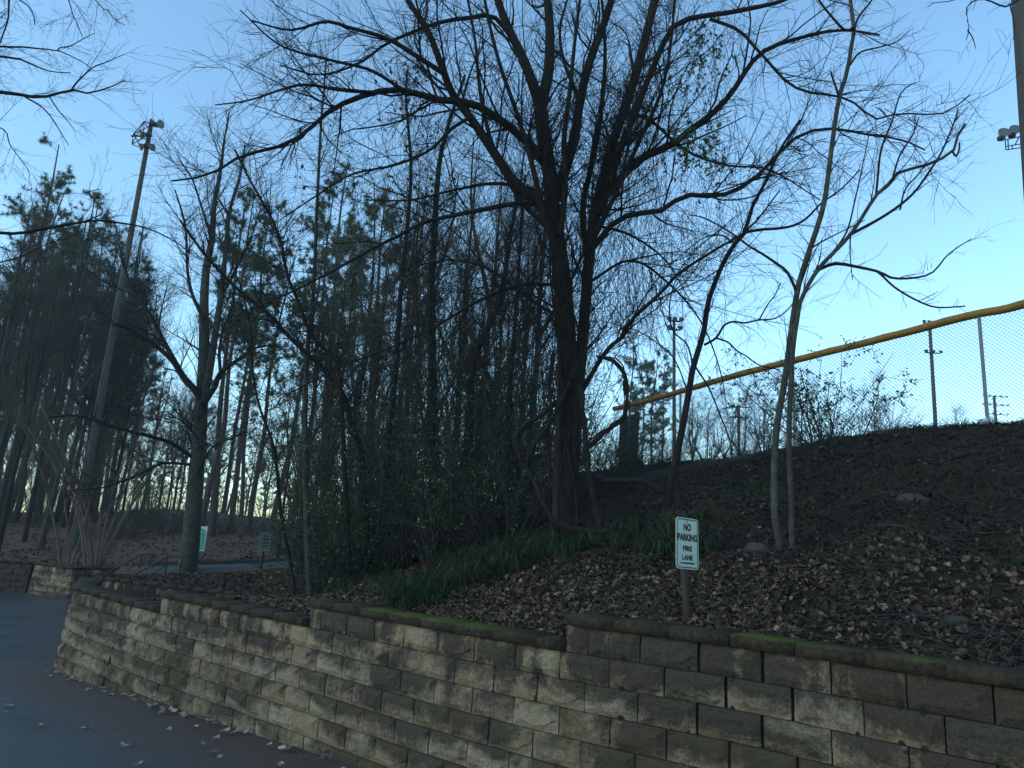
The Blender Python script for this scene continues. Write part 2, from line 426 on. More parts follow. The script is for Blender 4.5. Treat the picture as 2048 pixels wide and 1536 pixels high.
def hgt(x, y):
    x = np.asarray(x, float); y = np.asarray(y, float); sh = x.shape; X, Y = x.ravel(), y.ravel()
    z = np.empty(len(X))
    for i in range(0, len(X), 4000):
        d = np.hypot(X[i:i + 4000, None] - ctrl[None, :, 0], Y[i:i + 4000, None] - ctrl[None, :, 1])
        z[i:i + 4000] = -_k(d) @ _w[:-1] + _w[-1]
    dw = dist_poly(X, Y, FRONT.p)
    amp = np.clip((dw - .3) / 1.2, 0, 1)
    hill = np.clip((X - .3) / 1.5, 0, 1) * np.clip((14 - Y) / 3, 0, 1)
    z += amp * (vnoise(X, Y, 1.3, 1) * .10 + vnoise(X, Y, .42, 2) * .07) + amp * hill * (vnoise(X, Y, .85, 3) * .36 + vnoise(X, Y, .34, 4) * .20 + vnoise(X, Y, .19, 6) * .10)
    for bx, by, br_, bh in ((3.3, 6.05, .55, .24), (4.45, 5.6, .6, .28), (3.4, 7.2, .35, .12), (4.2, 7.6, .5, .18), (2.25, 7.15, .3, -.22), (5.6, 8.4, .6, .2)):
        z += bh * np.exp(-((X - bx) ** 2 + (Y - by) ** 2) / br_ ** 2)
    z += np.clip((Y - 18) / 10, 0, 1) * vnoise(X, Y, 5, 5) * .35
    # the narrow bed between the front wall and the tier behind it lies lower
    ip = in_poly(X, Y, P2)
    f = np.clip((-3.6 - X) / 4.0, 0, 1) * np.clip((dw - .2) / 1.6, 0, 1)
    z -= np.where(ip, .42 * f, 0)
    return z.reshape(sh)
def gpt(x, y): return np.array([x, y, float(hgt(np.array([x]), np.array([y]))[0])])
def gnorm(x, y, e=.08):
    dx = (hgt(x + e, y) - hgt(x - e, y)) / (2 * e); dy = (hgt(x, y + e) - hgt(x, y - e)) / (2 * e)
    return nrm(np.stack([-dx, -dy, np.ones_like(dx)], -1))

def axis(spec):
    out = [spec[0][0]]
    for a, b, st in spec:
        n_ = max(1, int(round((b - a) / st))); out += list(np.linspace(a, b, n_ + 1)[1:])
    return np.array(out)
gx = axis([(-90, -30, 2.5), (-30, -10, .5), (-10, -4, .13), (-4, 7, .085), (7, 10, .15), (10, 22, .6), (22, 130, 4)])
gy = axis([(-25, 1, 2), (1, 3, .3), (3, 10.5, .085), (10.5, 17, .14), (17, 28, .3), (28, 50, .6), (50, 130, 3)])
GX, GY = np.meshgrid(gx, gy, indexing='ij')
GZ = hgt(GX, GY)
ins = in_poly(GX, GY, POLY)
edge = np.minimum(dist_poly(GX, GY, FRONT.p), np.minimum(dist_poly(GX, GY, np.array([(-6.92, 12.0), (-8.75, 15.95)])), dist_poly(GX, GY, np.array(FARA + FARB[1:] + FARC[1:]))))
keep = ins & (edge > .10)
GZ = np.where(keep, GZ, road_z(GX, GY) - .6)
nx, ny = GX.shape
idx = np.arange(nx * ny).reshape(nx, ny)
cell = keep[:-1, :-1] | keep[1:, :-1] | keep[:-1, 1:] | keep[1:, 1:]
quads = np.stack([idx[:-1, :-1], idx[1:, :-1], idx[1:, 1:], idx[:-1, 1:]], -1)[cell]
tb = MB().add(np.stack([GX, GY, GZ], -1).reshape(-1, 3), quads)
hill_o = tb.obj('hillside', M['soil'], None, True)
tag(hill_o, kind='structure', label='dark leaf-strewn bank held back by the block wall')
me = hill_o.data
straw = np.clip((GY - 15) / 5, 0, 1) * np.clip((1 - GX) / 3, 0, 1)
a_ = me.attributes.new('straw', 'FLOAT', 'POINT'); a_.data.foreach_set('value', straw.ravel().astype(np.float32))
mossv = np.clip(1.3 - np.hypot((GX - 3.3) / 1.0, (GY - 6.0) / .7), 0, 1) + np.clip(1.2 - np.hypot((GX - 4.4) / .8, (GY - 5.6) / .7), 0, 1) + .55 * np.clip(1.3 - np.hypot((GX - 2.6) / 1.3, (GY - 4.5) / .45), 0, 1)
a_ = me.attributes.new('moss', 'FLOAT', 'POINT'); a_.data.foreach_set('value', np.clip(mossv, 0, 1).ravel().astype(np.float32))

# road sheet and far ground
rx = axis([(-120, -26, 6), (-26, -10, .8), (-10, 6, .25), (6, 14, 2)])
ry = axis([(-20, 0, 2), (0, 16, .25), (16, 32, .8), (32, 60, 6)])
RX, RY = np.meshgrid(rx, ry, indexing='ij')
RZ = road_z(RX, RY) + vnoise(RX, RY, 4, 9) * .03
ii = np.arange(RX.size).reshape(RX.shape)
rm = MB().add(np.stack([RX, RY, RZ], -1).reshape(-1, 3), np.stack([ii[:-1, :-1], ii[1:, :-1], ii[1:, 1:], ii[:-1, 1:]], -1).reshape(-1, 4))
road_o = rm.obj('road', M['road'], None, True)
tag(road_o, kind='structure', label='blue-grey asphalt drive sloping down past the wall')
dw_ = dist_poly(RX, RY, FRONT.p)
silt = np.clip(1.05 - dw_ / 2.1, 0, 1) + .9 * np.clip(1 - np.hypot((RX + 7.6) / 1.6, (RY - 12.4) / 1.1), 0, 1) + .8 * np.clip(1 - dist_poly(RX, RY, np.array(FARA + FARB[1:] + FARC[1:])) / 1.0, 0, 1)
a_ = road_o.data.attributes.new('silt', 'FLOAT', 'POINT'); a_.data.foreach_set('value', np.clip(silt, 0, 1.2).ravel().astype(np.float32))
gm = MB().add([(-900, -400, -1.6), (900, -400, -1.6), (900, 1200, -1.6), (-900, 1200, -1.6)], [(0, 1, 2, 3)])
tag(gm.obj('ground', M['soil']), kind='structure', label='flat ground reaching to the horizon')

# ------------------------------------------------------------------ block walls
def block_mesh(name, w, h, d, seed, mat, nx_=5, nz_=3, amp=.016):
    r = np.random.default_rng(seed)
    xs = np.linspace(-w / 2, w / 2, nx_ + 1); zs = np.linspace(0, h, nz_ + 1)
    g = .006
    xs[0] += g; xs[-1] -= g; zs[-1] -= g * .8
    fr = np.zeros((nx_ + 1, nz_ + 1, 3))
    for i, x in enumerate(xs):
        for j, z in enumerate(zs):
            border = i in (0, nx_) or j in (0, nz_)
            jx = 0 if border else r.uniform(-.25, .25) * w / nx_; jz = 0 if border else r.uniform(-.25, .25) * h / nz_
            fr[i, j] = (x + jx, (r.uniform(.012, .022) if border else -r.uniform(.25, 1) * amp), z + jz)
    id_ = np.arange((nx_ + 1) * (nz_ + 1)).reshape(nx_ + 1, nz_ + 1)
    V = [tuple(v) for v in fr.reshape(-1, 3)]
    Fc = [tuple(int(k) for k in (id_[i, j], id_[i + 1, j], id_[i + 1, j + 1], id_[i, j + 1])) for i in range(nx_) for j in range(nz_)]
    o = len(V)
    V += [(xs[0], d, zs[0]), (xs[-1], d, zs[0]), (xs[-1], d, zs[-1]), (xs[0], d, zs[-1])]
    Fc.append((o + 1, o, o + 3, o + 2))
    Fc.append(tuple([int(k) for k in id_[::-1, 0]] + [o, o + 1]))
    Fc.append(tuple([int(k) for k in id_[:, -1]] + [o + 2, o + 3]))
    Fc.append(tuple([int(k) for k in id_[0, :]] + [o + 3, o]))
    Fc.append(tuple([int(k) for k in id_[-1, ::-1]] + [o + 1, o + 2]))
    me = bpy.data.meshes.new(name); me.from_pydata(V, [], Fc)
    for i in range(nx_ * nz_): me.polygons[i].use_smooth = False
    me.materials.append(mat); return me
def cap_mesh(name, w, h, d, seed):
    r = np.random.default_rng(seed)
    mb = MB(); c = .008
    xs = [-w / 2 + .002, w / 2 - .002]
    prof = [(-.036, 0), (-.038, h - c), (-.038 + c, h), (d - c, h), (d, h - c), (d, 0)]
    V = [(x, y + r.uniform(-.003, .003), z + r.uniform(-.003, .003)) for x in xs for y, z in prof]
    k = len(prof)
    mb.add(V, [(i, i + k, (i + 1) % k + k, (i + 1) % k) for i in range(k)], [(0, i, i + 1) for i in range(1, k - 1)] + [(k, k + i + 1, k + i) for i in range(1, k - 1)])
    return mb.mesh(name, M['cap'])
BW = .43
BLK = [block_mesh('block', BW, CH, .28, 100 + i, M['block'], 6, 4, .019) for i in range(10)]
BLKS = [block_mesh('block', BW * .5, CH, .28, 200 + i, M['block'], 3, 3) for i in range(3)]
CAPS = [cap_mesh('capstone', BW, .078, .31, 300 + i) for i in range(5)]
def course_wall(root, path, top_fn, z0, batter, cap=True, lo_fn=None, seed=0, green=0.0, mossf=None):
    r = np.random.default_rng(seed)
    kmax = max(top_fn(s) for s in np.linspace(0, path.L, 200))
    for k in range(kmax):
        s = 0.0 if k % 2 == 0 else -BW / 2
        s += r.uniform(-.03, .03) if s < 0 else 0
        while s < path.L - .02:
            a, b = max(s, 0), min(s + BW, path.L); c = (a + b) / 2; s += BW
            # break the course at the steps in the top
            if top_fn(c) <= k and top_fn(b) <= k: continue
            if top_fn(a) <= k:
                while top_fn(a) <= k: a += .005
            if top_fn(b) <= k:
                while top_fn(b) <= k: b -= .005
            c = (a + b) / 2; w = b - a
            if w < .06: continue
            p = path.at(c); t = path.tan(c); n_ = np.array([-t[1], t[0]])
            zt = z0 + (k + 1) * CH
            if lo_fn is not None and zt < lo_fn(*p) - .02: continue
            q = p + n_ * (batter * k + r.uniform(-.004, .004))
            small = w < BW * .7
            me_ = (BLKS if small else BLK)[r.integers(len(BLKS if small else BLK))]
            o = link('block', me_, root, (q[0], q[1], z0 + k * CH), (r.uniform(-.006, .006), 0, math.atan2(t[1], t[0]) + r.uniform(-.008, .008)), (w / (BW * .5 if small else BW), 1, 1))
            fromtop = top_fn(c) - 1 - k
            o['stain'] = float((-.36 if fromtop == 0 else -.14 if fromtop == 1 else .0) + r.uniform(-.035, .035) + (.13 if c > S3 and path is FRONT else 0) + (.06 if fromtop > 5 else 0))
            o['edge'] = float(.0 if fromtop == 0 else r.uniform(.26, .46))
            o['drip'] = float(.9 if fromtop == 0 else .35 if fromtop == 1 else 0)
            o['green'] = float(green if fromtop >= 3 else .12)
    if cap:
        s = 0.0; j = 0
        while s < path.L - .05:
            b = min(s + BW, path.L)
            if top_fn(s + .01) != top_fn(b):
                e = s
                while top_fn(e + .005) == top_fn(s + .01): e += .005
                b = e
            w = b - s
            if w > .05:
                c = (s + b) / 2; p = path.at(c); t = path.tan(c); n_ = np.array([-t[1], t[0]]); k = top_fn(c)
                q = p + n_ * (batter * k)
                o = link('capstone', CAPS[j % 5], root, (q[0], q[1], z0 + k * CH + .002 + r.uniform(0, .003)), (0, 0, math.atan2(t[1], t[0]) + r.uniform(-.012, .012)), (w / BW * .998, 1, 1))
                o['moss'] = float(mossf(c) if mossf else .3)
                j += 1
            s = b
def wallthing(*a):
    o = thing(*a); o['kind'] = 'thing'; return o
root = wallthing('retaining_wall', 'stained tan split-face block wall stepping up along the drive', 'wall', (0, 0, 0))
def mossf(s):
    p = FRONT.at(s); q = np.array([p[0], p[1], ncourse(s) * CH + .1]) - EYE
    u = 1024 + F * (q @ RT) / (q @ fw)
    return 1.25 if 700 < u < 1020 else (1.15 if 1400 < u < 1540 else (.95 if 1600 < u < 1830 else .35))
course_wall(root, FRONT, ncourse, 0.0, .013, True, lambda x, y: float(road_z(x, y)), 3, .75, mossf)
root = wallthing('end_wall', 'short block return at the far left end of the stained wall', 'wall', (0, 0, 0))
REV = Path([(-8.72, 15.9), (-6.95, 12.05)], False)
course_wall(root, REV, lambda s: int(np.clip(3 + s / .9, 3, 6)), 0.0, .012, True, None, 5, .3)
root = wallthing('upper_tier_wall', 'low grey block wall running behind the front wall to the stair gap', 'wall', (0, 0, 0))
course_wall(root, TIER, lambda s: 4, .26, .012, True, None, 8, .2)
root = wallthing('far_wall', 'distant brown block wall beside the stair gap across the drive', 'wall', (0, 0, 0))
course_wall(root, Path(FARB, False), lambda s: 5, -.36, .012, True, None, 12, .3)
course_wall(root, Path(FARC, False), lambda s: 5, -.36, .012, True, None, 13, .3)
root = wallthing('stained_far_wall', 'dark block wall at the left edge beyond the drive', 'wall', (0, 0, 0))
course_wall(root, Path([(-20.5, 24.75), (-15.9, 25.1)], False), lambda s: 5, -.36, .012, True, None, 14, .1)
for ch in root.children: ch['stain'] = .55  # heavy algae stain darkens every block of this wall
# ------------------------------------------------------------------ trees
def resample(pts, n):
    c = catmull(pts, 10) if len(pts) > 2 else np.asarray(pts, float)
    d = np.r_[0, np.cumsum(np.linalg.norm(np.diff(c, axis=0), axis=1))]
    t = np.linspace(0, d[-1], n)
    return np.stack([np.interp(t, d, c[:, i]) for i in range(3)], -1)
def limb(px, Y0, Y1, w0, w1, n=22):
    """a limb seen at photograph pixels px, reaching from depth Y0 to Y1, w0/w1 its apparent thickness"""
    px = np.asarray(px, float)
    d = np.r_[0, np.cumsum(np.hypot(*np.diff(px, axis=0).T))]; f = d / d[-1]
    pts = np.array([at(x, y, Y0 + (Y1 - Y0) * t) for (x, y), t in zip(px, f)])
    c = resample(pts, n)
    dist = np.linalg.norm(c - EYE, axis=1)
    r = np.linspace(w0, w1, n) * .5 * dist / F
    return c, r
def spawn(PR, n, r, N=6, t0=.15, t1=1., length=(.3, .8), ang=(25, 70), up=.0, droop=0., wig=.12, rr=.55, rmin=.002, rend=.35, taper_len=True, rmax=1.):
    """n child branches on parents PR = (P (B,N,3), R (B,N)), placed in proportion to parent length"""
    P, Rd = PR
    L = np.linalg.norm(np.diff(P, axis=1), axis=2).sum(1)
    b = r.choice(len(P), n, p=L / L.sum())
    t = r.uniform(t0, t1, n) * (P.shape[1] - 1)
    i = np.minimum(t.astype(int), P.shape[1] - 2); f = (t - i)[:, None]
    p0 = P[b, i] * (1 - f) + P[b, i + 1] * f
    T = nrm(P[b, i + 1] - P[b, i])
    pr = Rd[b, i] * (1 - f[:, 0]) + Rd[b, i + 1] * f[:, 0]
    rv = nrm(r.normal(size=(n, 3))); pe = nrm(rv - (rv * T).sum(1, keepdims=True) * T)
    a = np.radians(r.uniform(ang[0], ang[1], n))[:, None]
    d = nrm(np.cos(a) * T + np.sin(a) * pe + np.array([0, 0, up]))
    ln = r.uniform(length[0], length[1], n)
    if taper_len: ln = ln * (1.15 - .65 * t / (P.shape[1] - 1))
    seg = (ln / (N - 1))[:, None]
    out = np.empty((n, N, 3)); out[:, 0] = p0
    for k in range(1, N):
        d = nrm(d + r.normal(size=(n, 3)) * wig + np.array([0, 0, up * .25 - droop * k / N]))
        out[:, k] = out[:, k - 1] + d * seg
    rad0 = np.clip(pr * rr, rmin, rmax)
    rad = rad0[:, None] * np.linspace(1, rend, N)[None]
    rad = np.maximum(rad, rmin * .6)
    return out, rad
def stack(limbs):
    return np.stack([l[0] for l in limbs]), np.stack([l[1] for l in limbs])
def leaf_quads(mb, C, size, r, asp=.5, hang=.0):
    """small folded leaves: two triangles hinged on the midrib"""
    n = len(C); s = size * r.uniform(.6, 1.25, n)[:, None]
    d = nrm(r.normal(size=(n, 3)) + np.array([0, 0, -hang])); o = nrm(np.cross(d, r.normal(size=(n, 3)))); u = np.cross(d, o)
    a = C; t = C + d * s; m1 = C + d * s * .5 + o * s * asp * .5 + u * s * .12; m2 = C + d * s * .5 - o * s * asp * .5 + u * s * .12
    V = np.stack([a, m1, t, m2], 1); k = np.arange(n)[:, None] * 4
    mb.add(V, t=np.concatenate([k + [0, 1, 2], k + [0, 2, 3]], 1).reshape(-1, 3))
def along(PR, n, r, t0=.3):
    P, _ = PR; b = r.integers(len(P), size=n); t = r.uniform(t0, 1, n) * (P.shape[1] - 1); i = np.minimum(t.astype(int), P.shape[1] - 2); f = (t - i)[:, None]
    return P[b, i] * (1 - f) + P[b, i + 1] * f
def make_tree(name, label, cat, base, trunks, limbs, bark, twigmat, levels, seed, k0=8, local=True, group=None, leaves=None):
    """trunks/limbs: lists of (points, radii) in world space; levels: spawn settings"""
    r = np.random.default_rng(seed); base = np.asarray(base, float)
    root = thing(name, label, cat, base, 0, group)
    mb = MB()
    for p, rd in trunks: tubes(mb, p - base, rd, k0, True)
    mb.obj('trunk', bark, root, True)
    cr = MB(); prev = []
    if limbs:
        st = stack(limbs); tubes(cr, st[0] - base, st[1], 6); prev = [st]
    if trunks:
        ts = stack([(resample(p, 22), np.interp(np.linspace(0, 1, 22), np.linspace(0, 1, len(rd)), rd)) for p, rd in trunks]); prev.append(ts)
    allp = (np.concatenate([p[0] for p in prev]), np.concatenate([p[1] for p in prev]))
    cur = allp; pool = [allp]
    for li, lv in enumerate(levels):
        lv = dict(lv); n = lv.pop('n'); k = lv.pop('k', 3); src = lv.pop('src', 'last')
        if src == 'last': s_ = pool[-1]
        else: s_ = (np.concatenate([resamp_b(p[0], 6) for p in pool[-2:]]), np.concatenate([resamp_b(p[1], 6) for p in pool[-2:]]))
        c = spawn(s_, n, r, **lv); tubes(cr, c[0] - base, c[1], k); pool.append(c)
    cr.obj('crown', twigmat, root, False)
    if leaves:
        lb = MB()
        for (n, size, asp, mat, hang) in leaves:
            lb = MB(); leaf_quads(lb, along(pool[-1], n, r) - base, size, r, asp, hang); lb.obj('foliage', mat, root)
    return root, pool
def resamp_b(A, n):
    i = np.linspace(0, A.shape[1] - 1, n).round().astype(int); return A[:, i]

# --- the big spreading tree in the middle, dark with vines
B1 = gpt(.80, 9.0)
def T1(px, w0, w1, Y0=9.0, Y1=9.0, n=22): return limb(px, Y0, Y1, w0, w1, n)
trunks = [T1([(1128, 1125), (1127, 1090), (1129, 1000), (1131, 900), (1134, 800), (1134, 700), (1128, 600), (1117, 500), (1106, 430), (1100, 350), (1088, 280), (1080, 205)], 50, 24, n=26),
          T1([(1142, 1000), (1150, 880), (1158, 760), (1170, 620), (1180, 500), (1197, 400), (1224, 290), (1246, 225), (1270, 155), (1292, 70), (1312, -10), (1330, -120)], 26, 12, 9.05, 9.4, 26)]
limbs = [T1([(1080, 215), (1070, 180), (1045, 115), (1012, 45), (985, -30), (950, -140)], 22, 7, 9, 8.6),
         T1([(1082, 210), (1096, 150), (1100, 90), (1098, 30), (1092, -40), (1100, -160)], 22, 8, 9, 9.3),
         T1([(1112, 400), (1130, 340), (1150, 270), (1160, 200), (1182, 115), (1214, 30), (1236, -60), (1250, -160)], 22, 7, 9.1, 9.9),
         T1([(1112, 440), (1075, 405), (1030, 367), (990, 308), (940, 234), (908, 195), (889, 148), (858, 66), (830, 23), (805, -20), (770, -110)], 22, 6, 9, 8.2),
         T1([(1104, 345), (1050, 281), (1000, 240), (944, 207), (873, 199), (807, 180), (748, 185), (670, 215), (623, 254), (581, 284), (513, 306), (485, 309), (420, 349), (342, 362)], 17, 3, 9, 7.6, 30),
         T1([(889, 148), (834, 113), (776, 78), (698, 55), (651, 43), (580, 60), (500, 40)], 10, 2.5, 8.4, 7.6),
         T1([(1040, 100), (990, 35), (944, 35), (873, 47), (776, 86), (720, 125), (640, 150), (560, 130)], 9, 2.5, 8.9, 7.8),
         T1([(1110, 420), (1049, 406), (951, 422), (850, 445), (795, 473), (748, 496), (660, 545), (570, 590), (500, 620)], 11, 3, 9, 7.8),
         T1([(1105, 400), (1069, 379), (990, 367), (912, 379), (820, 400), (730, 400)], 8, 2.5, 9, 10),
         T1([(807, 180), (740, 140), (660, 120), (560, 90), (480, 20)], 7, 2, 8.2, 7.4),
         T1([(748, 185), (680, 180), (600, 170), (500, 200), (430, 210)], 7, 2, 8.1, 7.3),
         T1([(1183, 500), (1240, 437), (1334, 418), (1358, 391), (1440, 391), (1506, 359), (1584, 281), (1630, 260), (1674, 258), (1740, 270), (1803, 279), (1850, 300)], 12, 2.5, 9.1, 7.8, 26),
         T1([(1205, 400), (1264, 332), (1303, 305), (1342, 291), (1393, 250), (1409, 242), (1459, 191), (1518, 109), (1592, 78), (1680, 60), (1760, 70)], 17, 3, 9.2, 8.4, 26),
         T1([(1200, 430), (1240, 300), (1265, 240), (1300, 150), (1345, 55), (1389, 35), (1440, 28), (1506, 16), (1569, 0), (1650, -40)], 16, 5, 9.1, 8.6),
         T1([(1420, 38), (1475, 59), (1506, 90), (1545, 133), (1569, 160), (1608, 182), (1678, 193), (1717, 211), (1748, 238), (1799, 227), (1885, 227), (1940, 190)], 6, 2, 8.8, 7.9),
         T1([(1165, 780), (1212, 702), (1244, 675), (1263, 640), (1322, 585), (1360, 545), (1430, 500), (1500, 455), (1560, 380)], 10, 2.5, 9, 8.2),
         T1([(1115, 570), (1040, 570), (960, 600), (866, 656), (780, 695), (680, 735), (561, 796)], 8, 2.5, 9, 8),
         T1([(1130, 640), (1060, 600), (980, 540), (900, 520), (800, 540)], 7, 2, 9, 9.8),
         T1([(1185, 560), (1260, 520), (1330, 560), (1400, 640), (1440, 740), (1455, 830)], 6, 1.6, 9, 8.4),
         T1([(1190, 450), (1260, 470), (1330, 520), (1380, 600)], 6, 1.6, 9.1, 9.8),
         T1([(1246, 225), (1300, 240), (1370, 300), (1450, 330), (1540, 340), (1640, 400)], 7, 2, 9.2, 8.2),
         T1([(1160, 200), (1130, 130), (1120, 60), (1140, -20)], 8, 3, 9.4, 10),
         T1([(1112, 500), (1085, 420), (1062, 320), (1035, 230), (1000, 130), (975, 30), (960, -60)], 13, 4, 8.8, 8.3),
         T1([(1120, 470), (1130, 380), (1128, 280), (1140, 180), (1150, 80), (1165, -40)], 13, 4, 8.8, 8.5),
         T1([(1178, 520), (1165, 420), (1190, 300), (1205, 200), (1210, 90), (1200, -40)], 13, 4, 9.2, 9.7),
         T1([(1186, 480), (1235, 380), (1275, 290), (1320, 190), (1340, 100), (1350, 0)], 11, 3.5, 9.0, 8.5),
         T1([(1105, 460), (1040, 400), (985, 290), (960, 180), (950, 80), (930, -30)], 11, 3.5, 8.9, 9.6),
         T1([(940, 234), (900, 260), (860, 300), (790, 330), (700, 350), (620, 400), (560, 440)], 7, 2, 8.6, 8.0)]
TR1 = trunks
lim_n = [(resample(p, 22), np.interp(np.linspace(0, 1, 22), np.linspace(0, 1, len(rd)), rd)) for p, rd in limbs]
tree1, pool1 = make_tree('spreading_tree', 'big dark spreading tree with looping vines round its trunk', 'tree', B1, trunks, lim_n, M['bark_cherry'], M['bark'], [
    dict(n=330, k=5, N=8, t0=.12, t1=.98, length=(.7, 2.1), ang=(25, 65), up=.12, wig=.13, rr=.42, rmin=.0045, rmax=.018),
    dict(n=2700, k=3, N=6, t0=.1, t1=1, length=(.35, 1.1), ang=(25, 65), up=.10, wig=.15, rr=.55, rmin=.0026, src='two', rmax=.007),
    dict(n=5400, k=3, N=5, t0=.1, t1=1, length=(.22, .66), ang=(25, 65), up=.07, wig=.14, rr=.6, rmin=.0024, src='two', rmax=.0034),
    dict(n=3000, k=3, N=4, t0=.2, t1=1, length=(.12, .34), ang=(25, 60), up=.03, wig=.12, rr=.7, rmin=.0018, rmax=.0024)], 11, 10)
# --- fine hanging vine strands, curtains inside the crown and a green-leaved creeper
def strands(name, label, n, zones, mat, seed, N=9, wid=(.0016, .004), leaf=None):
    r = np.random.default_rng(seed); P = []; Rr = []
    for (x0, x1, y0, y1, Y0, Y1, l0, l1), k in zip(zones, n):
        st = np.array([at(r.uniform(x0, x1), r.uniform(y0, y1), r.uniform(Y0, Y1)) for _ in range(k)])
        ln = r.uniform(l0, l1, k); d = nrm(r.normal(size=(k, 3)) * [.35, .35, .25] + [0, 0, -1.])
        o = np.empty((k, N, 3)); o[:, 0] = st
        for i in range(1, N):
            d = nrm(d + r.normal(size=(k, 3)) * .22 + [0, 0, -.1]); o[:, i] = o[:, i - 1] + d * (ln / (N - 1))[:, None]
        P.append(o); Rr.append(r.uniform(*wid, k)[:, None] * np.linspace(1, .6, N)[None])
    P = np.concatenate(P); Rr = np.concatenate(Rr)
    c0 = P[0, 0].copy(); root = thing(name, label, 'vine', c0)
    mb = MB(); tubes(mb, P - c0, Rr, 3); mb.obj('stem', mat, root)
    if leaf:
        n_, size, asp, lm = leaf; lb = MB(); leaf_quads(lb, along((P, Rr), n_, r, .0) - c0, size, r, asp, .6); lb.obj('foliage', lm, root)
    return root
strands('hanging_vine', 'tangle of thin bare vine strands hanging through the spreading tree', [1200, 400, 320, 420], [(980, 1330, 120, 640, 8.4, 9.8, .4, 1.8), (1040, 1260, 360, 680, 8.5, 9.4, .3, 1.0), (700, 1000, 150, 560, 8, 10, .3, 1.2), (1230, 1480, 40, 520, 8.2, 9.4, .4, 1.5)], M['vine'], 21)
# short stiff vine shoots and suckers that cling round the trunks
def clinging(seed):
    r = np.random.default_rng(seed); tp = [(resample(p, 22), np.full(22, .02)) for p, _ in TR1]; st = stack(tp)
    c1 = spawn(st, 460, r, N=7, t0=.42, t1=.97, length=(.3, 1.2), ang=(15, 80), up=.05, wig=.28, rr=.3, rmin=.003, rmax=.006, taper_len=False)
    c2 = spawn(c1, 1400, r, N=5, t0=.1, t1=1, length=(.12, .5), ang=(30, 80), up=-.05, wig=.25, rr=.6, rmin=.002, rmax=.003)
    root = thing('clinging_vine', 'dark matted vine shoots clinging to the trunks of the spreading tree', 'vine', B1); mb = MB(); tubes(mb, c1[0] - B1, c1[1], 3); tubes(mb, c2[0] - B1, c2[1], 3); mb.obj('stem', M['vine'], root)
clinging(24)
strands('leafy_vine', 'green-leaved creeper draped over the right limbs of the spreading tree', [34, 40, 26], [(1340, 1450, 235, 320, 8.3, 8.9, .2, .7), (1220, 1420, 60, 330, 8.6, 9.4, .3, 1.0), (1380, 1440, 20, 110, 8.5, 8.9, .3, .9)], M['twig'], 22, leaf=(1500, .055, .6, M['leafgreen']))
# --- thick looping vines at its foot
def vine(name, label, paths):
    first = None; mb = MB()
    c0 = None
    for px, Y0, Y1, w0, w1 in paths:
        p, rd = limb(px, Y0, Y1, w0, w1, 40)
        rv_ = np.random.default_rng(int(px[0][0])); rd = rd * (1 + .13 * np.sin(np.arange(40) * 1.7) + .1 * rv_.normal(size=40)); p = p + np.cumsum(rv_.normal(size=(40, 3)) * .006, axis=0)
        th = p + .035 * np.stack([np.sin(np.arange(40) * .55), np.cos(np.arange(40) * .55), np.sin(np.arange(40) * .4)], -1); th2 = rd * .32
        if c0 is None: c0 = p[0].copy()
        tubes(mb, p - c0, rd, 7, True); tubes(mb, th - c0, th2, 4, True)
        sh = spawn((p[None], rd[None]), 26, rv_, N=6, t0=.02, t1=.98, length=(.12, .5), ang=(30, 80), up=0, wig=.25, rr=.25, rmin=.003, rmax=.005); tubes(mb, sh[0] - c0, sh[1], 3)
    root = thing(name, label, 'vine', c0); mb.obj('stem', M['vine'], root, True)
vine('woody_vine', 'thick woody vine looping out to the left of the tree trunk', [([(1150, 750), (1125, 795), (1090, 830), (1050, 860), (1038, 882), (1046, 912), (1075, 962), (1108, 1028), (1140, 1050), (1180, 1058), (1220, 1056), (1245, 1035)], 8.8, 8.5, 9, 12), ([(1140, 760), (1122, 805), (1092, 850), (1064, 893), (1050, 918)], 8.7, 8.7, 7, 9)])
vine('woody_vine', 'thick woody vine hooking out to the right of the tree trunk', [([(1195, 715), (1230, 728), (1251, 752), (1257, 790), (1254, 832), (1230, 856), (1192, 888), (1172, 912), (1177, 940), (1198, 960), (1235, 966), (1290, 966), (1335, 988)], 8.8, 8.7, 8, 12), ([(1160, 770), (1168, 850), (1172, 930), (1190, 1000), (1200, 1075)], 8.7, 8.6, 9, 12), ([(1108, 700), (1106, 800), (1104, 900), (1103, 1000), (1112, 1070)], 8.75, 8.7, 7, 8)])

rv = np.random.default_rng(88)
cv = []
for q in range(6):
    o0, ph = rv.uniform(-1, 1), rv.uniform(0, 6.28)
    ys_ = np.linspace(rv.uniform(1040, 1090), rv.uniform(330, 620), 12); xs_ = np.interp(ys_, [205, 350, 430, 500, 600, 700, 800, 900, 1000, 1125], [1080, 1100, 1106, 1117, 1128, 1140, 1142, 1138, 1134, 1132])
    cv.append(([(x_ + 21 * np.sin(ph + i * .5 + o0) * (1 - .3 * i / 12), y_) for i, (x_, y_) in enumerate(zip(xs_, ys_))], 8.72 + .1 * rv.random(), 8.8, rv.uniform(4, 7), rv.uniform(2.5, 4)))
vine('woody_vine', 'several dark vines climbing up round the trunk of the spreading tree', cv)
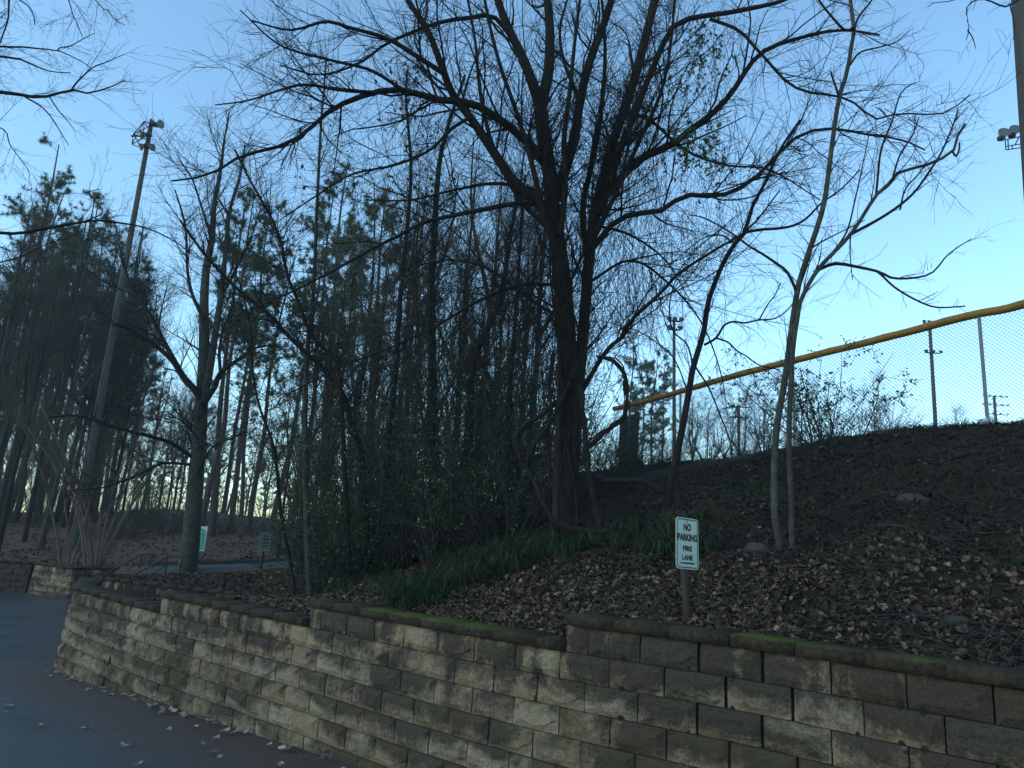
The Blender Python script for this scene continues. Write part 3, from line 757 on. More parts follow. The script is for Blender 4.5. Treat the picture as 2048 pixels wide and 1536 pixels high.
# --- forked double-stemmed tree on the right
B2 = gpt(2.73, 7.0)
g_ = lambda px, w0, w1, Y0=7., Y1=7., n=22: limb(px, Y0, Y1, w0, w1, n)
trunks = [g_([(1566, 1125), (1562, 1100), (1551, 1050), (1548, 1000), (1550, 900), (1557, 830), (1570, 760), (1580, 680), (1590, 610), (1594, 580), (1619, 500), (1639, 441), (1651, 391), (1662, 305), (1678, 195), (1694, 145), (1703, 90), (1709, 55), (1703, 23), (1700, -20), (1702, -90)], 14, 5, 7, 7.4, 34),
          g_([(1590, 1125), (1584, 1095), (1583, 1000), (1578, 900), (1580, 800), (1586, 700), (1596, 630), (1604, 594), (1639, 535), (1701, 469), (1752, 391), (1783, 363), (1799, 344), (1858, 328), (1905, 303), (1916, 270), (1930, 248)], 12, 4, 7.05, 6.6, 34)]
limbs = [g_([(1701, 469), (1760, 437), (1800, 410), (1830, 383), (1858, 344), (1880, 310), (1897, 273), (1910, 240), (1916, 219)], 6, 2.5, 6.9, 6.7),
         g_([(1628, 545), (1650, 533), (1674, 527), (1701, 531), (1756, 543), (1791, 557), (1858, 549), (1893, 512), (1915, 495), (1944, 477)], 7, 1.5, 7, 6.4),
         g_([(1752, 541), (1764, 551), (1790, 575), (1830, 599), (1869, 614), (1908, 614), (1931, 612)], 4.5, 2.5, 6.7, 6.3),
         g_([(1592, 580), (1575, 545), (1553, 527), (1525, 508), (1498, 492), (1467, 469), (1412, 437), (1380, 430)], 6, 2, 7, 6.8),
         g_([(1709, 55), (1690, 60), (1665, 35), (1645, 10), (1625, -20)], 5, 3, 7.3, 7.1),
         g_([(1706, 60), (1720, 30), (1740, 5), (1760, -30)], 4, 2, 7.3, 7.5),
         g_([(1678, 195), (1672, 175), (1665, 155), (1661, 142)], 4.5, 3, 7.2, 7.1),
         g_([(1700, 130), (1720, 105), (1760, 94), (1790, 85), (1812, 68)], 3.5, 1.5, 7.2, 6.9),
         g_([(1620, 498), (1650, 480), (1700, 455), (1730, 440)], 3.5, 1.5, 7.2, 7.6),
         g_([(1752, 391), (1757, 340), (1762, 300), (1775, 265), (1785, 240), (1800, 190), (1820, 170), (1832, 165)], 4.5, 2, 6.8, 6.6),
         g_([(1783, 363), (1800, 310), (1825, 270), (1838, 235)], 3.5, 2, 6.8, 6.6),
         g_([(1800, 420), (1810, 380), (1835, 350), (1850, 330)], 3.5, 1.8, 6.8, 6.6),
         g_([(1701, 469), (1700, 500), (1702, 530), (1705, 560)], 3, 1.5, 6.9, 6.8),
         g_([(1640, 535), (1690, 470), (1710, 400), (1738, 270)], 4, 1.6, 6.9, 6.6),
         g_([(1905, 303), (1912, 312), (1918, 300), (1919, 285)], 3.5, 3, 6.6, 6.6)]
lim_n = [(resample(p, 22), rd) for p, rd in limbs]
make_tree('forked_tree', 'slender bare double-stemmed tree growing from the bank right of the sign', 'tree', B2, trunks, lim_n, M['bark_gray'], M['bark'], [
    dict(n=60, k=4, N=7, t0=.35, t1=1, length=(.2, .9), ang=(25, 60), up=.25, wig=.12, rr=.42, rmin=.003, rmax=.007),
    dict(n=330, k=3, N=5, t0=.2, t1=1, length=(.1, .5), ang=(25, 60), up=.12, wig=.14, rr=.5, rmin=.0017, src='two', rmax=.0035),
    dict(n=500, k=3, N=4, t0=.3, t1=1, length=(.06, .22), ang=(25, 60), up=.05, wig=.16, rr=.6, rmin=.0011, rmax=.0017)], 31, 8)
# --- leaning sapling
B3 = gpt(2.02, 9.0)
g3 = lambda px, w0, w1, Y0=9., Y1=9., n=22: limb(px, Y0, Y1, w0, w1, n)
trunks = [g3([(1326, 1050), (1332, 1020), (1345, 950), (1360, 880), (1375, 800), (1385, 740), (1400, 690), (1410, 650), (1415, 610), (1428, 570), (1448, 523), (1468, 490), (1489, 465), (1506, 410), (1530, 367), (1560, 300), (1600, 240)], 16, 4, 9, 8.4, 30)]
limbs = [g3([(1408, 690), (1432, 676), (1449, 650), (1469, 643), (1488, 646), (1518, 640), (1550, 637), (1575, 620), (1590, 600)], 5, 2, 8.8, 8.2),
         g3([(1432, 676), (1457, 685), (1473, 701), (1494, 713), (1518, 730), (1560, 740)], 4, 1.8, 8.8, 8.4),
         g3([(1489, 465), (1522, 459), (1557, 457), (1590, 450), (1616, 434), (1643, 406), (1680, 380), (1720, 340)], 6, 2, 8.6, 8.0),
         g3([(1518, 640), (1535, 610), (1550, 590), (1562, 565)], 3, 1.6, 8.5, 8.3),
         g3([(1388, 745), (1375, 690), (1345, 660), (1340, 600), (1360, 550), (1385, 590)], 4, 1.5, 8.9, 8.5),
         g3([(1392, 735), (1420, 780), (1440, 830), (1460, 880), (1463, 915)], 4, 2, 8.9, 8.7),
         g3([(1378, 790), (1350, 720), (1320, 690), (1270, 660), (1200, 640)], 3, 1.5, 8.9, 8.6),
         g3([(1470, 488), (1440, 470), (1400, 480), (1340, 530)], 3.5, 1.5, 8.6, 8.2)]
make_tree('leaning_sapling', 'thin dark sapling leaning right across the yellow-topped fence', 'tree', B3, trunks, limbs, M['bark'], M['bark'], [
    dict(n=50, k=4, N=7, t0=.3, t1=1, length=(.25, .9), ang=(25, 65), up=.1, wig=.14, rr=.45, rmin=.003, rmax=.006),
    dict(n=330, k=3, N=5, t0=.2, t1=1, length=(.15, .5), ang=(25, 65), up=.02, wig=.16, rr=.5, rmin=.0018, src='two', rmax=.0035),
    dict(n=1000, k=3, N=4, t0=.2, t1=1, length=(.08, .28), ang=(25, 65), wig=.16, rr=.6, rmin=.0012, rmax=.0018)], 41, 7)

# --- left forked tree with mossy bark
B4 = gpt(-8.5, 20.0)
g4 = lambda px, w0, w1, Y0=20., Y1=20., n=22: limb(px, Y0, Y1, w0, w1, n)
trunks = [g4([(372, 1160), (376, 1130), (384, 1050), (391, 960), (397, 890), (402, 815), (405, 780), (408, 705), (408, 602), (413, 534), (424, 478), (428, 410), (441, 342), (450, 270), (460, 220)], 34, 1.2, 20, 20.5, 30),
          g4([(403, 810), (414, 770), (427, 691), (440, 602), (451, 506), (458, 427), (478, 359), (490, 290)], 15, 3, 20, 20.8, 24)]
limbs = [g4([(402, 800), (393, 784), (366, 753), (342, 718), (297, 681), (256, 657), (225, 650)], 14, 4, 20, 18.6),
         g4([(370, 757), (359, 739), (325, 678), (301, 630), (266, 582), (248, 530), (238, 490)], 10, 3, 19.8, 20.5),
         g4([(404, 812), (415, 795), (430, 773), (441, 746), (478, 718), (506, 698), (540, 690)], 13, 3, 20, 19),
         g4([(441, 746), (439, 700), (450, 650), (470, 600)], 7, 3, 20, 20.6),
         g4([(386, 915), (342, 886), (284, 869), (219, 852), (154, 831), (100, 835)], 8, 3, 20, 18),
         g4([(386, 930), (325, 927), (273, 951), (205, 975), (150, 980)], 6, 2.5, 20, 18.4),
         g4([(398, 880), (372, 850), (350, 835), (330, 840)], 4, 2, 20, 19.5),
         g4([(390, 960), (420, 900), (455, 880), (500, 860)], 5, 2, 20, 19.5),
         g4([(408, 640), (385, 590), (375, 540), (370, 450), (350, 380)], 7, 2.5, 20.1, 20.8),
         g4([(424, 478), (405, 420), (385, 360), (360, 320)], 5, 2, 20.3, 20.6),
         g4([(440, 602), (470, 540), (500, 480), (520, 420)], 5, 2, 20.4, 20)]
make_tree('mossy_forked_tree', 'grey mossy tree with a low wide fork beside the path', 'tree', B4, trunks, limbs, M['bark_gray'], M['bark'], [
    dict(n=140, k=4, N=7, t0=.2, t1=1, length=(.8, 2.6), ang=(25, 65), up=.2, wig=.14, rr=.45, rmin=.008, rmax=.022),
    dict(n=900, k=3, N=5, t0=.15, t1=1, length=(.5, 1.5), ang=(25, 60), up=.12, wig=.16, rr=.5, rmin=.0045, src='two', rmax=.010),
    dict(n=4200, k=3, N=4, t0=.2, t1=1, length=(.25, .8), ang=(25, 60), up=.06, wig=.16, rr=.6, rmin=.003, src='two', rmax=.0045)], 51, 9)

# --- slim straight trunks in front of the thicket
def slim(name, label, px, Y0, Y1, w0, w1, seed, bark, n1=60, n2=400, up=.25, leaves=None, t0=.35):
    p, rd = limb(px, Y0, Y1, w0, w1, 30); b = p[0].copy()
    return make_tree(name, label, 'tree', b, [(p, rd)], [], bark, M['bark'], [
        dict(n=n1, k=3, N=6, t0=t0, t1=1, length=(.4, 1.5), ang=(30, 70), up=up, wig=.13, rr=.4, rmin=.004, rmax=.01),
        dict(n=n2, k=3, N=5, t0=.1, t1=1, length=(.2, .8), ang=(25, 60), up=.08, wig=.15, rr=.5, rmin=.0025, src='two', rmax=.004),
        dict(n=n2 * 2, k=3, N=4, t0=.2, t1=1, length=(.12, .4), ang=(25, 60), up=.03, wig=.15, rr=.6, rmin=.0018, rmax=.0026)], seed, 7, leaves=leaves)
slim('slim_tree', 'tall straight slim pale trunk standing before the thicket', [(621, 1215), (618, 1150), (612, 1000), (610, 850), (615, 700), (627, 586), (635, 391), (643, 234), (648, 180), (652, 120)], 11, 11.6, 13, 3, 61, M['bark_gray'], 26, 200, leaves=[(60, .09, .7, M['deadleaf'], .8)])
slim('slim_tree', 'thin crooked sapling curving up just left of the slim pale trunk', [(590, 1215), (585, 1150), (562, 1029), (549, 902), (519, 813), (505, 740), (500, 650), (478, 560)], 11.5, 11, 8, 2.5, 62, M['bark'], 30, 220)
slim('leaning_tree', 'dark tree arching left out of the thicket over the slim trunks', [(742, 1190), (735, 1080), (722, 906), (705, 860), (684, 783), (646, 737), (587, 682), (532, 623), (477, 580), (413, 513), (360, 440)], 12.5, 10, 16, 4, 63, M['bark'], 70, 500)
slim('crooked_tree', 'dark crooked tree rising from the thicket left of the spreading tree', [(700, 1180), (690, 950), (676, 728), (655, 703), (621, 669), (600, 610), (574, 551), (566, 500), (545, 440), (500, 360), (470, 300)], 11.5, 10.5, 12, 3.5, 64, M['bark'], 70, 520)
slim('straight_tree', 'stout straight dark trunk rising behind the thicket', [(865, 1160), (868, 1000), (866, 800), (863, 586), (869, 469), (873, 391), (881, 312), (900, 240), (930, 150)], 13.5, 13.5, 26, 5, 65, M['bark'], 90, 700, leaves=[(110, .10, .7, M['deadleaf'], .8)])
slim('forking_trunk', 'dark trunk forking low behind the spreading tree', [(930, 1130), (936, 950), (940, 823), (947, 726), (970, 667), (1000, 600), (1020, 480), (1035, 380)], 12.5, 13, 24, 5, 66, M['bark'], 90, 700)
slim('straight_tree', 'thin straight trunk between the stout trunk and the spreading tree', [(1010, 1120), (1012, 950), (1018, 800), (1030, 650), (1040, 500), (1050, 350)], 12, 12.5, 15, 4, 67, M['bark'], 60, 500)
slim('straight_tree', 'dark leaning trunk with tan dead leaves left of the stout trunk', [(770, 1150), (772, 950), (790, 750), (800, 600), (815, 450), (822, 330), (812, 200), (815, 140)], 13, 13, 16, 4, 68, M['bark'], 80, 600, leaves=[(260, .11, .7, M['deadleaf'], .6)])

# --- limbs of trees that stand outside the frame
B6 = gpt(-9.5, 9.0)
g6 = lambda px, w0, w1, Y0=9.5, Y1=9.5, n=22: limb(px, Y0, Y1, w0, w1, n)
tr6 = np.array([(-9.6, 8.6, B6[2] - .2), (-9.7, 8.6, 4), (-9.7, 8.7, 8), (-9.6, 8.8, 12), (-9.5, 9, 15)])
trunks = [(resample(tr6, 22), np.linspace(.2, .06, 22))]
limbs = [g6([(-330, 120), (-120, 165), (0, 184), (39, 189), (76, 195), (98, 192), (143, 180), (168, 187), (207, 179), (230, 170), (250, 160)], 11, 1.5, 9.0, 9.5),
         g6([(143, 180), (156, 162), (186, 135), (211, 125), (234, 115), (250, 108)], 3, 1, 9.3, 9.5),
         g6([(98, 192), (117, 221), (137, 244), (150, 262)], 2.5, 1, 9.2, 9.3),
         g6([(49, 193), (82, 213), (102, 234), (121, 264), (137, 290)], 3, 1, 9.2, 9.1),
         g6([(-330, 60), (-100, 100), (0, 113), (39, 118), (68, 131), (98, 142), (117, 145), (141, 145)], 8, 1.2, 9.0, 9.8),
         g6([(-330, 40), (-100, 85), (0, 93), (49, 94), (82, 98), (115, 101), (152, 117), (182, 135)], 6, 1.2, 9.0, 9.2),
         g6([(115, 101), (121, 95), (140, 92), (166, 78), (190, 66)], 2, 1, 9.2, 9.2),
         g6([(40, -180), (24, -60), (18, 0), (16, 39), (0, 86), (-12, 130)], 5, 1.5, 9.2, 9.0),
         g6([(90, -120), (137, 0), (144, 25), (156, 51), (165, 75)], 3, 1, 9.3, 9.3),
         g6([(120, -120), (191, 0), (215, 21), (230, 39), (250, 50)], 3.5, 1, 9.6, 9.6),
         g6([(-300, -150), (-60, -40), (40, 0), (66, 28), (70, 50)], 5, 1.5, 9.0, 9.0),
         g6([(-200, 420), (0, 466), (102, 455), (188, 441), (239, 446), (290, 455), (345, 480), (400, 520)], 7, 1.4, 9.0, 10.2),
         g6([(170, 443), (205, 425), (190, 400), (178, 385), (200, 378)], 2.5, 1.5, 9.4, 9.5),
         g6([(-100, 540), (20, 520), (90, 490), (150, 470)], 3, 1, 9, 9.6),
         g6([(-120, 230), (0, 255), (20, 290), (50, 330), (60, 350)], 3, 1, 9, 9.2)]
make_tree('overhanging_tree', 'bare branches of a tree standing just beyond the left edge', 'tree', B6, trunks, limbs, M['bark'], M['bark'], [
    dict(n=150, k=3, N=6, t0=.35, t1=1, length=(.3, 1.0), ang=(25, 60), up=.02, wig=.14, rr=.5, rmin=.0030, rmax=.005),
    dict(n=900, k=3, N=5, t0=.15, t1=1, length=(.15, .55), ang=(25, 60), wig=.15, rr=.5, rmin=.0019, src='two', rmax=.003),
    dict(n=3000, k=3, N=4, t0=.2, t1=1, length=(.08, .28), ang=(25, 55), wig=.15, rr=.6, rmin=.0013, rmax=.0018)], 71, 8)
B7 = gpt(7.2, 6.2)
trunks = [(resample(np.array([(7.4, 6.0, B7[2] - .2), (7.3, 6.0, 6), (7.2, 6.1, 9), (7.0, 6.2, 12)]), 22), np.linspace(.12, .04, 22))]
g7 = lambda px, w0, w1, Y0=6.2, Y1=6.2, n=22: limb(px, Y0, Y1, w0, w1, n)
limbs = [g7([(2120, -60), (2020, 10), (1990, 5), (1960, -2), (1935, 12), (1935, 40), (1938, 60), (1932, 80)], 4, 1.2), g7([(2020, 10), (2028, 45), (2030, 60)], 2, 1), g7([(1935, 60), (1945, 75), (1952, 98)], 2, 1),
         g7([(2120, -100), (1960, -20), (1900, 2), (1870, 5), (1855, 14)], 3, 1)]
make_tree('overhanging_tree', 'thin twigs hanging in at the top right corner', 'tree', B7, trunks, limbs, M['bark'], M['bark'], [
    dict(n=40, k=3, N=5, t0=.35, t1=1, length=(.08, .3), ang=(25, 60), droop=.1, wig=.15, rr=.5, rmin=.0015, rmax=.003),
    dict(n=110, k=3, N=4, t0=.2, t1=1, length=(.05, .15), ang=(25, 55), wig=.15, rr=.6, rmin=.001, rmax=.0014)], 72, 8)
# ------------------------------------------------------------------ pines, woods and shrubs
def proto_tree(name, label, H, r0, seed, bark, twig, n=(26, 160, 900), lean=.03, t0=.35, spread=(1.2, 3.2), up=.25, forks=0, tw=(.012, .006, .0045)):
    r = np.random.default_rng(seed)
    z = np.linspace(0, H, 9); w = np.cumsum(r.normal(size=(9, 2)) * lean * H / 9, axis=0); w[0] = 0
    p = resample(np.column_stack([w, z - .3]), 24); tr = [(p, r0 * np.linspace(1, .06, 24))]
    for f in range(forks):
        i = r.integers(6, 13); a = r.uniform(0, 6.28); q = p[i] + np.array([0, 0, 0])
        e = q + np.array([math.cos(a) * H * .12, math.sin(a) * H * .12, H * r.uniform(.35, .5)]); mid = (q + e) / 2 + np.array([math.cos(a), math.sin(a), 0]) * H * .04
        tr.append((resample(np.array([q, mid, e]), 24), r0 * .6 * np.linspace(1, .2, 24)))
    return make_tree(name, label, 'tree', (0, 0, 0), tr, [], bark, twig, [
        dict(n=n[0], k=4, N=7, t0=t0, t1=.98, length=spread, ang=(30, 65), up=up, wig=.13, rr=.5, rmin=tw[0], rmax=.05),
        dict(n=n[1], k=3, N=5, t0=.15, t1=1, length=(spread[0] * .4, spread[1] * .5), ang=(25, 60), up=.12, wig=.15, rr=.55, rmin=tw[1], src='two', rmax=.014),
        dict(n=n[2], k=3, N=4, t0=.1, t1=1, length=(.3, 1.1), ang=(25, 60), up=.06, wig=.16, rr=.6, rmin=tw[2], src='two', rmax=.007)], seed, 7)[0]
def proto_pine(name, label, H, r0, seed, crown0=.5, dens=1.0):
    r = np.random.default_rng(seed)
    z = np.linspace(0, H, 7); w = np.cumsum(r.normal(size=(7, 2)) * .008 * H, axis=0); w[0] = 0
    p = resample(np.column_stack([w, z - .3]), 24); rd = r0 * np.linspace(1, .14, 24)
    root = thing(name, label, 'tree', (0, 0, 0))
    tubes(MB(), p, rd, 8).obj('trunk', M['bark_pine'], root, True)
    c1 = spawn((p[None], rd[None]), int(34 * dens), r, N=6, t0=crown0, t1=.99, length=(1.0, 2.9), ang=(60, 95), up=.18, wig=.10, rr=.35, rmin=.012, rmax=.04)
    dead = spawn((p[None], rd[None]), 14, r, N=5, t0=crown0 * .45, t1=crown0, length=(.5, 2.2), ang=(70, 100), up=-.02, wig=.12, rr=.2, rmin=.008, rmax=.02)
    c2 = spawn(c1, int(150 * dens), r, N=4, t0=.3, t1=1, length=(.3, 1.1), ang=(25, 60), up=.15, wig=.12, rr=.5, rmin=.006, rmax=.012)
    d2 = spawn(dead, 40, r, N=4, t0=.2, t1=1, length=(.2, .8), ang=(25, 60), wig=.15, rr=.5, rmin=.004, rmax=.006)
    cr = MB()
    for c, k in ((c1, 4), (dead, 3), (c2, 3), (d2, 3)): tubes(cr, c[0], c[1], k)
    cr.obj('crown', M['bark_pine'], root)
    # needle tufts: sprays of thin blades
    tips = np.concatenate([c2[0][:, -1], c2[0][:, -2], along(c2, int(380 * dens), r, .3), along(c1, int(170 * dens), r, .5)])
    nb = 15; T = np.repeat(tips, nb, axis=0); d = nrm(r.normal(size=(len(T), 3)) + np.array([0, 0, .35]))
    s = r.uniform(.14, .30, len(T))[:, None]; o = nrm(np.cross(d, r.normal(size=(len(T), 3)))) * .013
    V = np.stack([T - o, T + o, T + d * s + np.array([0, 0, -.04])], 1)
    mb = MB().add(V, t=np.arange(len(T) * 3).reshape(-1, 3)); mb.obj('needles', M['needle'], root)
    return root
PINES = [proto_pine('pine_tree', 'x', 17, .15, 401, .55), proto_pine('pine_tree', 'x', 20, .19, 402, .5, 1.2), proto_pine('pine_tree', 'x', 14, .13, 403, .42, 1.1)]
BARE = [proto_tree('bare_tree', 'x', 15, .15, 411, M['bark'], M['twig'], (34, 260, 1700), forks=1), proto_tree('bare_tree', 'x', 12, .11, 412, M['bark'], M['twig_red'], (30, 260, 1700), t0=.3, forks=1), proto_tree('bare_tree', 'x', 17, .18, 413, M['bark_gray'], M['twig'], (34, 260, 1700), forks=2)]
used = set()
def plant(proto, x, y, s, label, group=None, rot=None, z=None, sz=None):
    g = gpt(x, y); g[2] = z if z is not None else g[2] - .1
    rot = random.uniform(0, 6.28) if rot is None else rot; sc = (s, s, sz or s)
    if proto.name not in used:
        used.add(proto.name); proto.location = tuple(float(c) for c in g); proto.rotation_euler = (0, 0, rot); proto.scale = sc; tag(proto, label, None, group); return proto
    return copy_tree(proto, g, rot, sc, label, group)
def X(px, Y): return float(at(px, 1000, Y)[0])
# slender pines beside the mossy tree: photograph column of the foot, depth, size
for i, (px, Y, k, s, lb) in enumerate([(408, 30, 0, .95, 'slender pine just right of the mossy forked tree'), (436, 33, 1, .86, 'tall pine with a full crown above the path sign'), (470, 36, 0, 1.05, 'slim pine between the path signs in the gap of sky'),
        (505, 34, 2, 1.05, 'shorter pine left of the small faded sign'), (545, 31, 1, .72, 'pine trunk above the small faded sign'), (588, 36, 0, 1.15, 'pine rising behind the slim pale trunk'),
        (655, 34, 1, .98, 'pine half hidden behind the thicket beside the slim trunk'), (700, 29, 2, 1.15, 'stout pine deep in the thicket'), (745, 38, 1, 1.0, 'far pine in the thicket gap'), (628, 44, 0, 1.2, 'distant pine beyond the thicket gap'), (450, 47, 0, 1.1, 'distant thin pine in the bright gap'), (490, 52, 1, .9, 'farthest thin pine in the bright gap')]):
    plant(PINES[k], X(px, Y), Y, s, lb, 'pines beside the path')
# mixed wood on the left bank
r_ = np.random.default_rng(77)
wood = [(-60, 34, 1, 1.0, 'P'), (5, 36, 1, .82, 'P'), (85, 38, 1, .86, 'P'), (120, 36, 0, .95, 'P'), (20, 38, 1, .95, 'P'), (70, 42, 0, 1.2, 'P'), (150, 40, 1, .85, 'P'), (195, 44, 2, 1.15, 'P'), (-25, 42, 2, 1.5, 'P'), (105, 48, 1, 1.05, 'P'), (235, 48, 2, 1.0, 'P'),
        (15, 29, 0, .85, 'B'), (65, 32, 1, 1.0, 'B'), (100, 30, 2, .74, 'B'), (135, 35, 1, 1.15, 'B'), (165, 33, 0, .9, 'B'), (190, 37, 1, 1.05, 'B'), (40, 36, 2, .9, 'B'), (-20, 33, 1, 1.2, 'B'), (215, 42, 0, .85, 'B'), (80, 39, 1, 1.4, 'B'), (5, 45, 0, 1.2, 'B'), (250, 40, 1, .75, 'B'), (285, 46, 2, .62, 'B'), (320, 50, 1, .8, 'B'), (350, 44, 0, .55, 'B'), (175, 50, 2, 1.0, 'B'), (125, 44, 1, 1.35, 'B')]
for q in range(20):
    wood.append((r_.uniform(-90, 235), r_.uniform(33, 52), int(r_.integers(3)), r_.uniform(.85, 1.2), 'P' if q % 5 == 0 else 'B'))
for i, (px, Y, k, s, t) in enumerate(wood):
    if t == 'P': plant(PINES[k], X(px, Y), Y, s, 'dark pine in the wood on the far bank', 'pines in the far wood')
    else: plant(BARE[k], X(px, Y), Y, s, 'bare tree in the wood on the far bank', 'bare trees in the far wood')
# bare trees filling the wood behind the thicket
for i, (px, Y, k, s) in enumerate([(660, 22, 1, .8), (720, 20, 2, .62), (800, 19, 0, .75), (905, 18, 0, .7), (960, 21, 2, .72), (1060, 20, 0, .8), (780, 26, 2, .9), (900, 28, 0, 1.0), (1030, 26, 1, 1.0), (610, 25, 0, .7), (570, 24, 1, .6), (735, 16, 0, .5), (820, 15.5, 2, .48), (975, 15, 0, .5), (645, 16, 0, .5)]):
    plant(BARE[k], X(px, Y), Y, s, 'bare tree crowding the thicket behind the slim trunks', 'bare trees behind the thicket')

# evergreen thicket shrubs: many thin stems carrying small leaves
def proto_shrub(name, H, seed, nst=16, nl=4200, spread=.35, size=.05, twigs=700, mat='privet', stem='twig'):
    r = np.random.default_rng(seed); N = 10
    a = r.uniform(0, 6.28, nst); d = nrm(np.stack([np.cos(a) * spread, np.sin(a) * spread, np.ones(nst)], -1) * r.uniform(.6, 1.2, (nst, 1)))
    P = np.empty((nst, N, 3)); P[:, 0] = np.stack([np.cos(a), np.sin(a), 0 * a], -1) * r.uniform(.05, .35, (nst, 1)) - [0, 0, .15]
    ln = H * r.uniform(.55, 1.05, nst)
    for i in range(1, N):
        d = nrm(d + r.normal(size=(nst, 3)) * .12 + [0, 0, .02]); P[:, i] = P[:, i - 1] + d * (ln / (N - 1))[:, None]
    Rr = r.uniform(.010, .022, nst)[:, None] * np.linspace(1, .25, N)[None]
    root = thing(name, 'x', 'shrub'); mb = MB(); tubes(mb, P, Rr, 4)
    c1 = spawn((P, Rr), twigs // 3, r, N=5, t0=.1, t1=1, length=(.3, 1.1), ang=(25, 70), up=.05, wig=.16, rr=.5, rmin=.003, rmax=.007); tubes(mb, *c1, 3)
    c2 = spawn(c1, twigs, r, N=4, t0=.1, t1=1, length=(.15, .55), ang=(25, 70), up=0, wig=.18, rr=.6, rmin=.002, rmax=.003); tubes(mb, *c2, 3)
    mb.obj('stem', M[stem], root)
    lb = MB(); leaf_quads(lb, np.concatenate([along(c2, int(nl * .7), r, .1), along(c1, int(nl * .3), r, .3)]), size, r, .5, .3); lb.obj('foliage', M[mat], root)
    return root
SHR = [proto_shrub('evergreen_shrub', 5.6, 501, 24, 1300, .33, .05, 1300), proto_shrub('evergreen_shrub', 4.4, 502, 26, 1300, .42, .05, 1300), proto_shrub('evergreen_shrub', 2.6, 503, 24, 1500, .55, .05, 900)]
for i, (px, Y, k, s, lb) in enumerate([(672, 12.5, 1, 1.0, 0), (690, 12, 2, 1.1, 0), (720, 13.5, 0, 1.1, 0), (760, 12, 2, 1.0, 0), (800, 13, 0, 1.0, 0), (840, 12, 1, .9, 0), (880, 13.5, 0, 1.15, 0), (900, 11.6, 2, 1.0, 0), (940, 12.5, 1, 1.05, 0), (980, 13, 0, 1.0, 0), (1015, 11.5, 2, .95, 0), (1050, 13, 1, 1.0, 0), (1085, 12.5, 0, .8, 0), (690, 15.5, 0, 1.0, 0), (745, 16, 0, 1.25, 0), (840, 16, 0, 1.2, 0), (930, 16, 0, 1.2, 0), (1030, 16, 0, 1.1, 0), (690, 18, 1, 1.0, 0), (1110, 15, 1, .95, 0), (730, 19, 0, 1.6, 0), (850, 19, 0, 1.7, 0), (970, 19, 0, 1.7, 0), (1050, 18.5, 0, 1.5, 0)]):
    plant(SHR[k], X(px, Y), Y, s, 'leafy evergreen shrub in the dark thicket left of the spreading tree', 'shrubs of the thicket')
for px, Y, s in [(1235, 17.0, .75), (1180, 15.5, .8), (1260, 19, .6), (1210, 14, .5), (1290, 16.5, .5), (1330, 17.5, .45), (1245, 14.5, .42), (1370, 16, .35)]:
    plant(SHR[2], X(px, Y), Y, s, 'low green bush in front of the dark windscreen', 'bushes by the windscreen')
for px, Y, s in [(255, 33, 1.0), (300, 35, .9), (345, 34, .9), (465, 34, .6), (515, 33, .6), (20, 36, 1.1), (90, 35, 1.2), (150, 38, 1.1), (585, 27, .7)]:
    plant(SHR[1 + int(px) % 2], X(px, Y), Y, s, 'undergrowth bush on the crest of the far bank', 'bushes on the far bank')
for i in range(30):
    px = -60 + i * 27 + random.uniform(-12, 12); Y = random.uniform(50, 60)
    plant(SHR[i % 2], X(px, Y), Y, random.uniform(.45, .7), 'leafy bush in the far undergrowth beyond the bank', 'far undergrowth beyond the bank')
# thin leafy sapling in front of the fence
SAP = proto_shrub('leafy_sapling', 2.2, 511, 6, 700, .42, .06, 120, 'leafgreen', 'twig')
plant(SAP, X(1635, 12.2), 12.2, 1.0, 'small green leafy sapling in front of the chain-link fence'); tag(SAP, cat='sapling')
SAP2 = proto_shrub('leafy_sapling', 1.9, 512, 8, 1300, .8, .05, 200, 'privet', 'twig')
plant(SAP2, X(1690, 12.2), 12.2, 1.3, 'spreading small-leaved sapling on the fence right of the forked tree'); tag(SAP2, cat='sapling')
SAP3 = proto_shrub('leafy_sapling', 1.3, 513, 4, 160, .5, .05, 60, 'privet', 'twig')
plant(SAP3, X(1430, 16), 16, 1.0, 'low leafy sprig at the fence foot left of the leaning sapling')
# crape myrtles
def myrtle(px, Y, n, H, seed, label):
    r = np.random.default_rng(seed); b = gpt(X(px, Y), Y); N = 12
    a = r.uniform(0, 6.28, n); P = np.empty((n, N, 3)); P[:, 0] = np.stack([np.cos(a), np.sin(a), 0 * a], -1) * r.uniform(.05, .3, (n, 1)) - [0, 0, .1]
    d = nrm(np.stack([np.cos(a) * .22, np.sin(a) * .22, 1 + 0 * a], -1)); ln = H * r.uniform(.75, 1.1, n)
    for i in range(1, N):
        d = nrm(d + r.normal(size=(n, 3)) * .05 + np.stack([np.cos(a), np.sin(a), 0 * a], -1) * .03); P[:, i] = P[:, i - 1] + d * (ln / (N - 1))[:, None]
    Rr = r.uniform(.035, .06, n)[:, None] * np.linspace(1, .3, N)[None]
    root = thing('crape_myrtle', label, 'tree', b); mb = MB(); tubes(mb, P, Rr, 6); mb.obj('trunk', M['bark_tan'], root, True)
    cr = MB(); c1 = spawn((P, Rr), 90, r, N=6, t0=.4, t1=1, length=(.6, 1.9), ang=(15, 45), up=.2, wig=.1, rr=.5, rmin=.009, rmax=.02); tubes(cr, *c1, 3)
    c2 = spawn(c1, 500, r, N=5, t0=.2, t1=1, length=(.4, 1.3), ang=(15, 45), up=.15, wig=.12, rr=.6, rmin=.005, rmax=.009); tubes(cr, *c2, 3); cr.obj('crown', M['twig_red'], root)
myrtle(163, 26.5, 5, 5.6, 601, 'thin clump of smooth tan stems left of the larger clump')
myrtle(216, 26.3, 11, 6.2, 602, 'broad clump of smooth tan stems fanning up above the far wall')

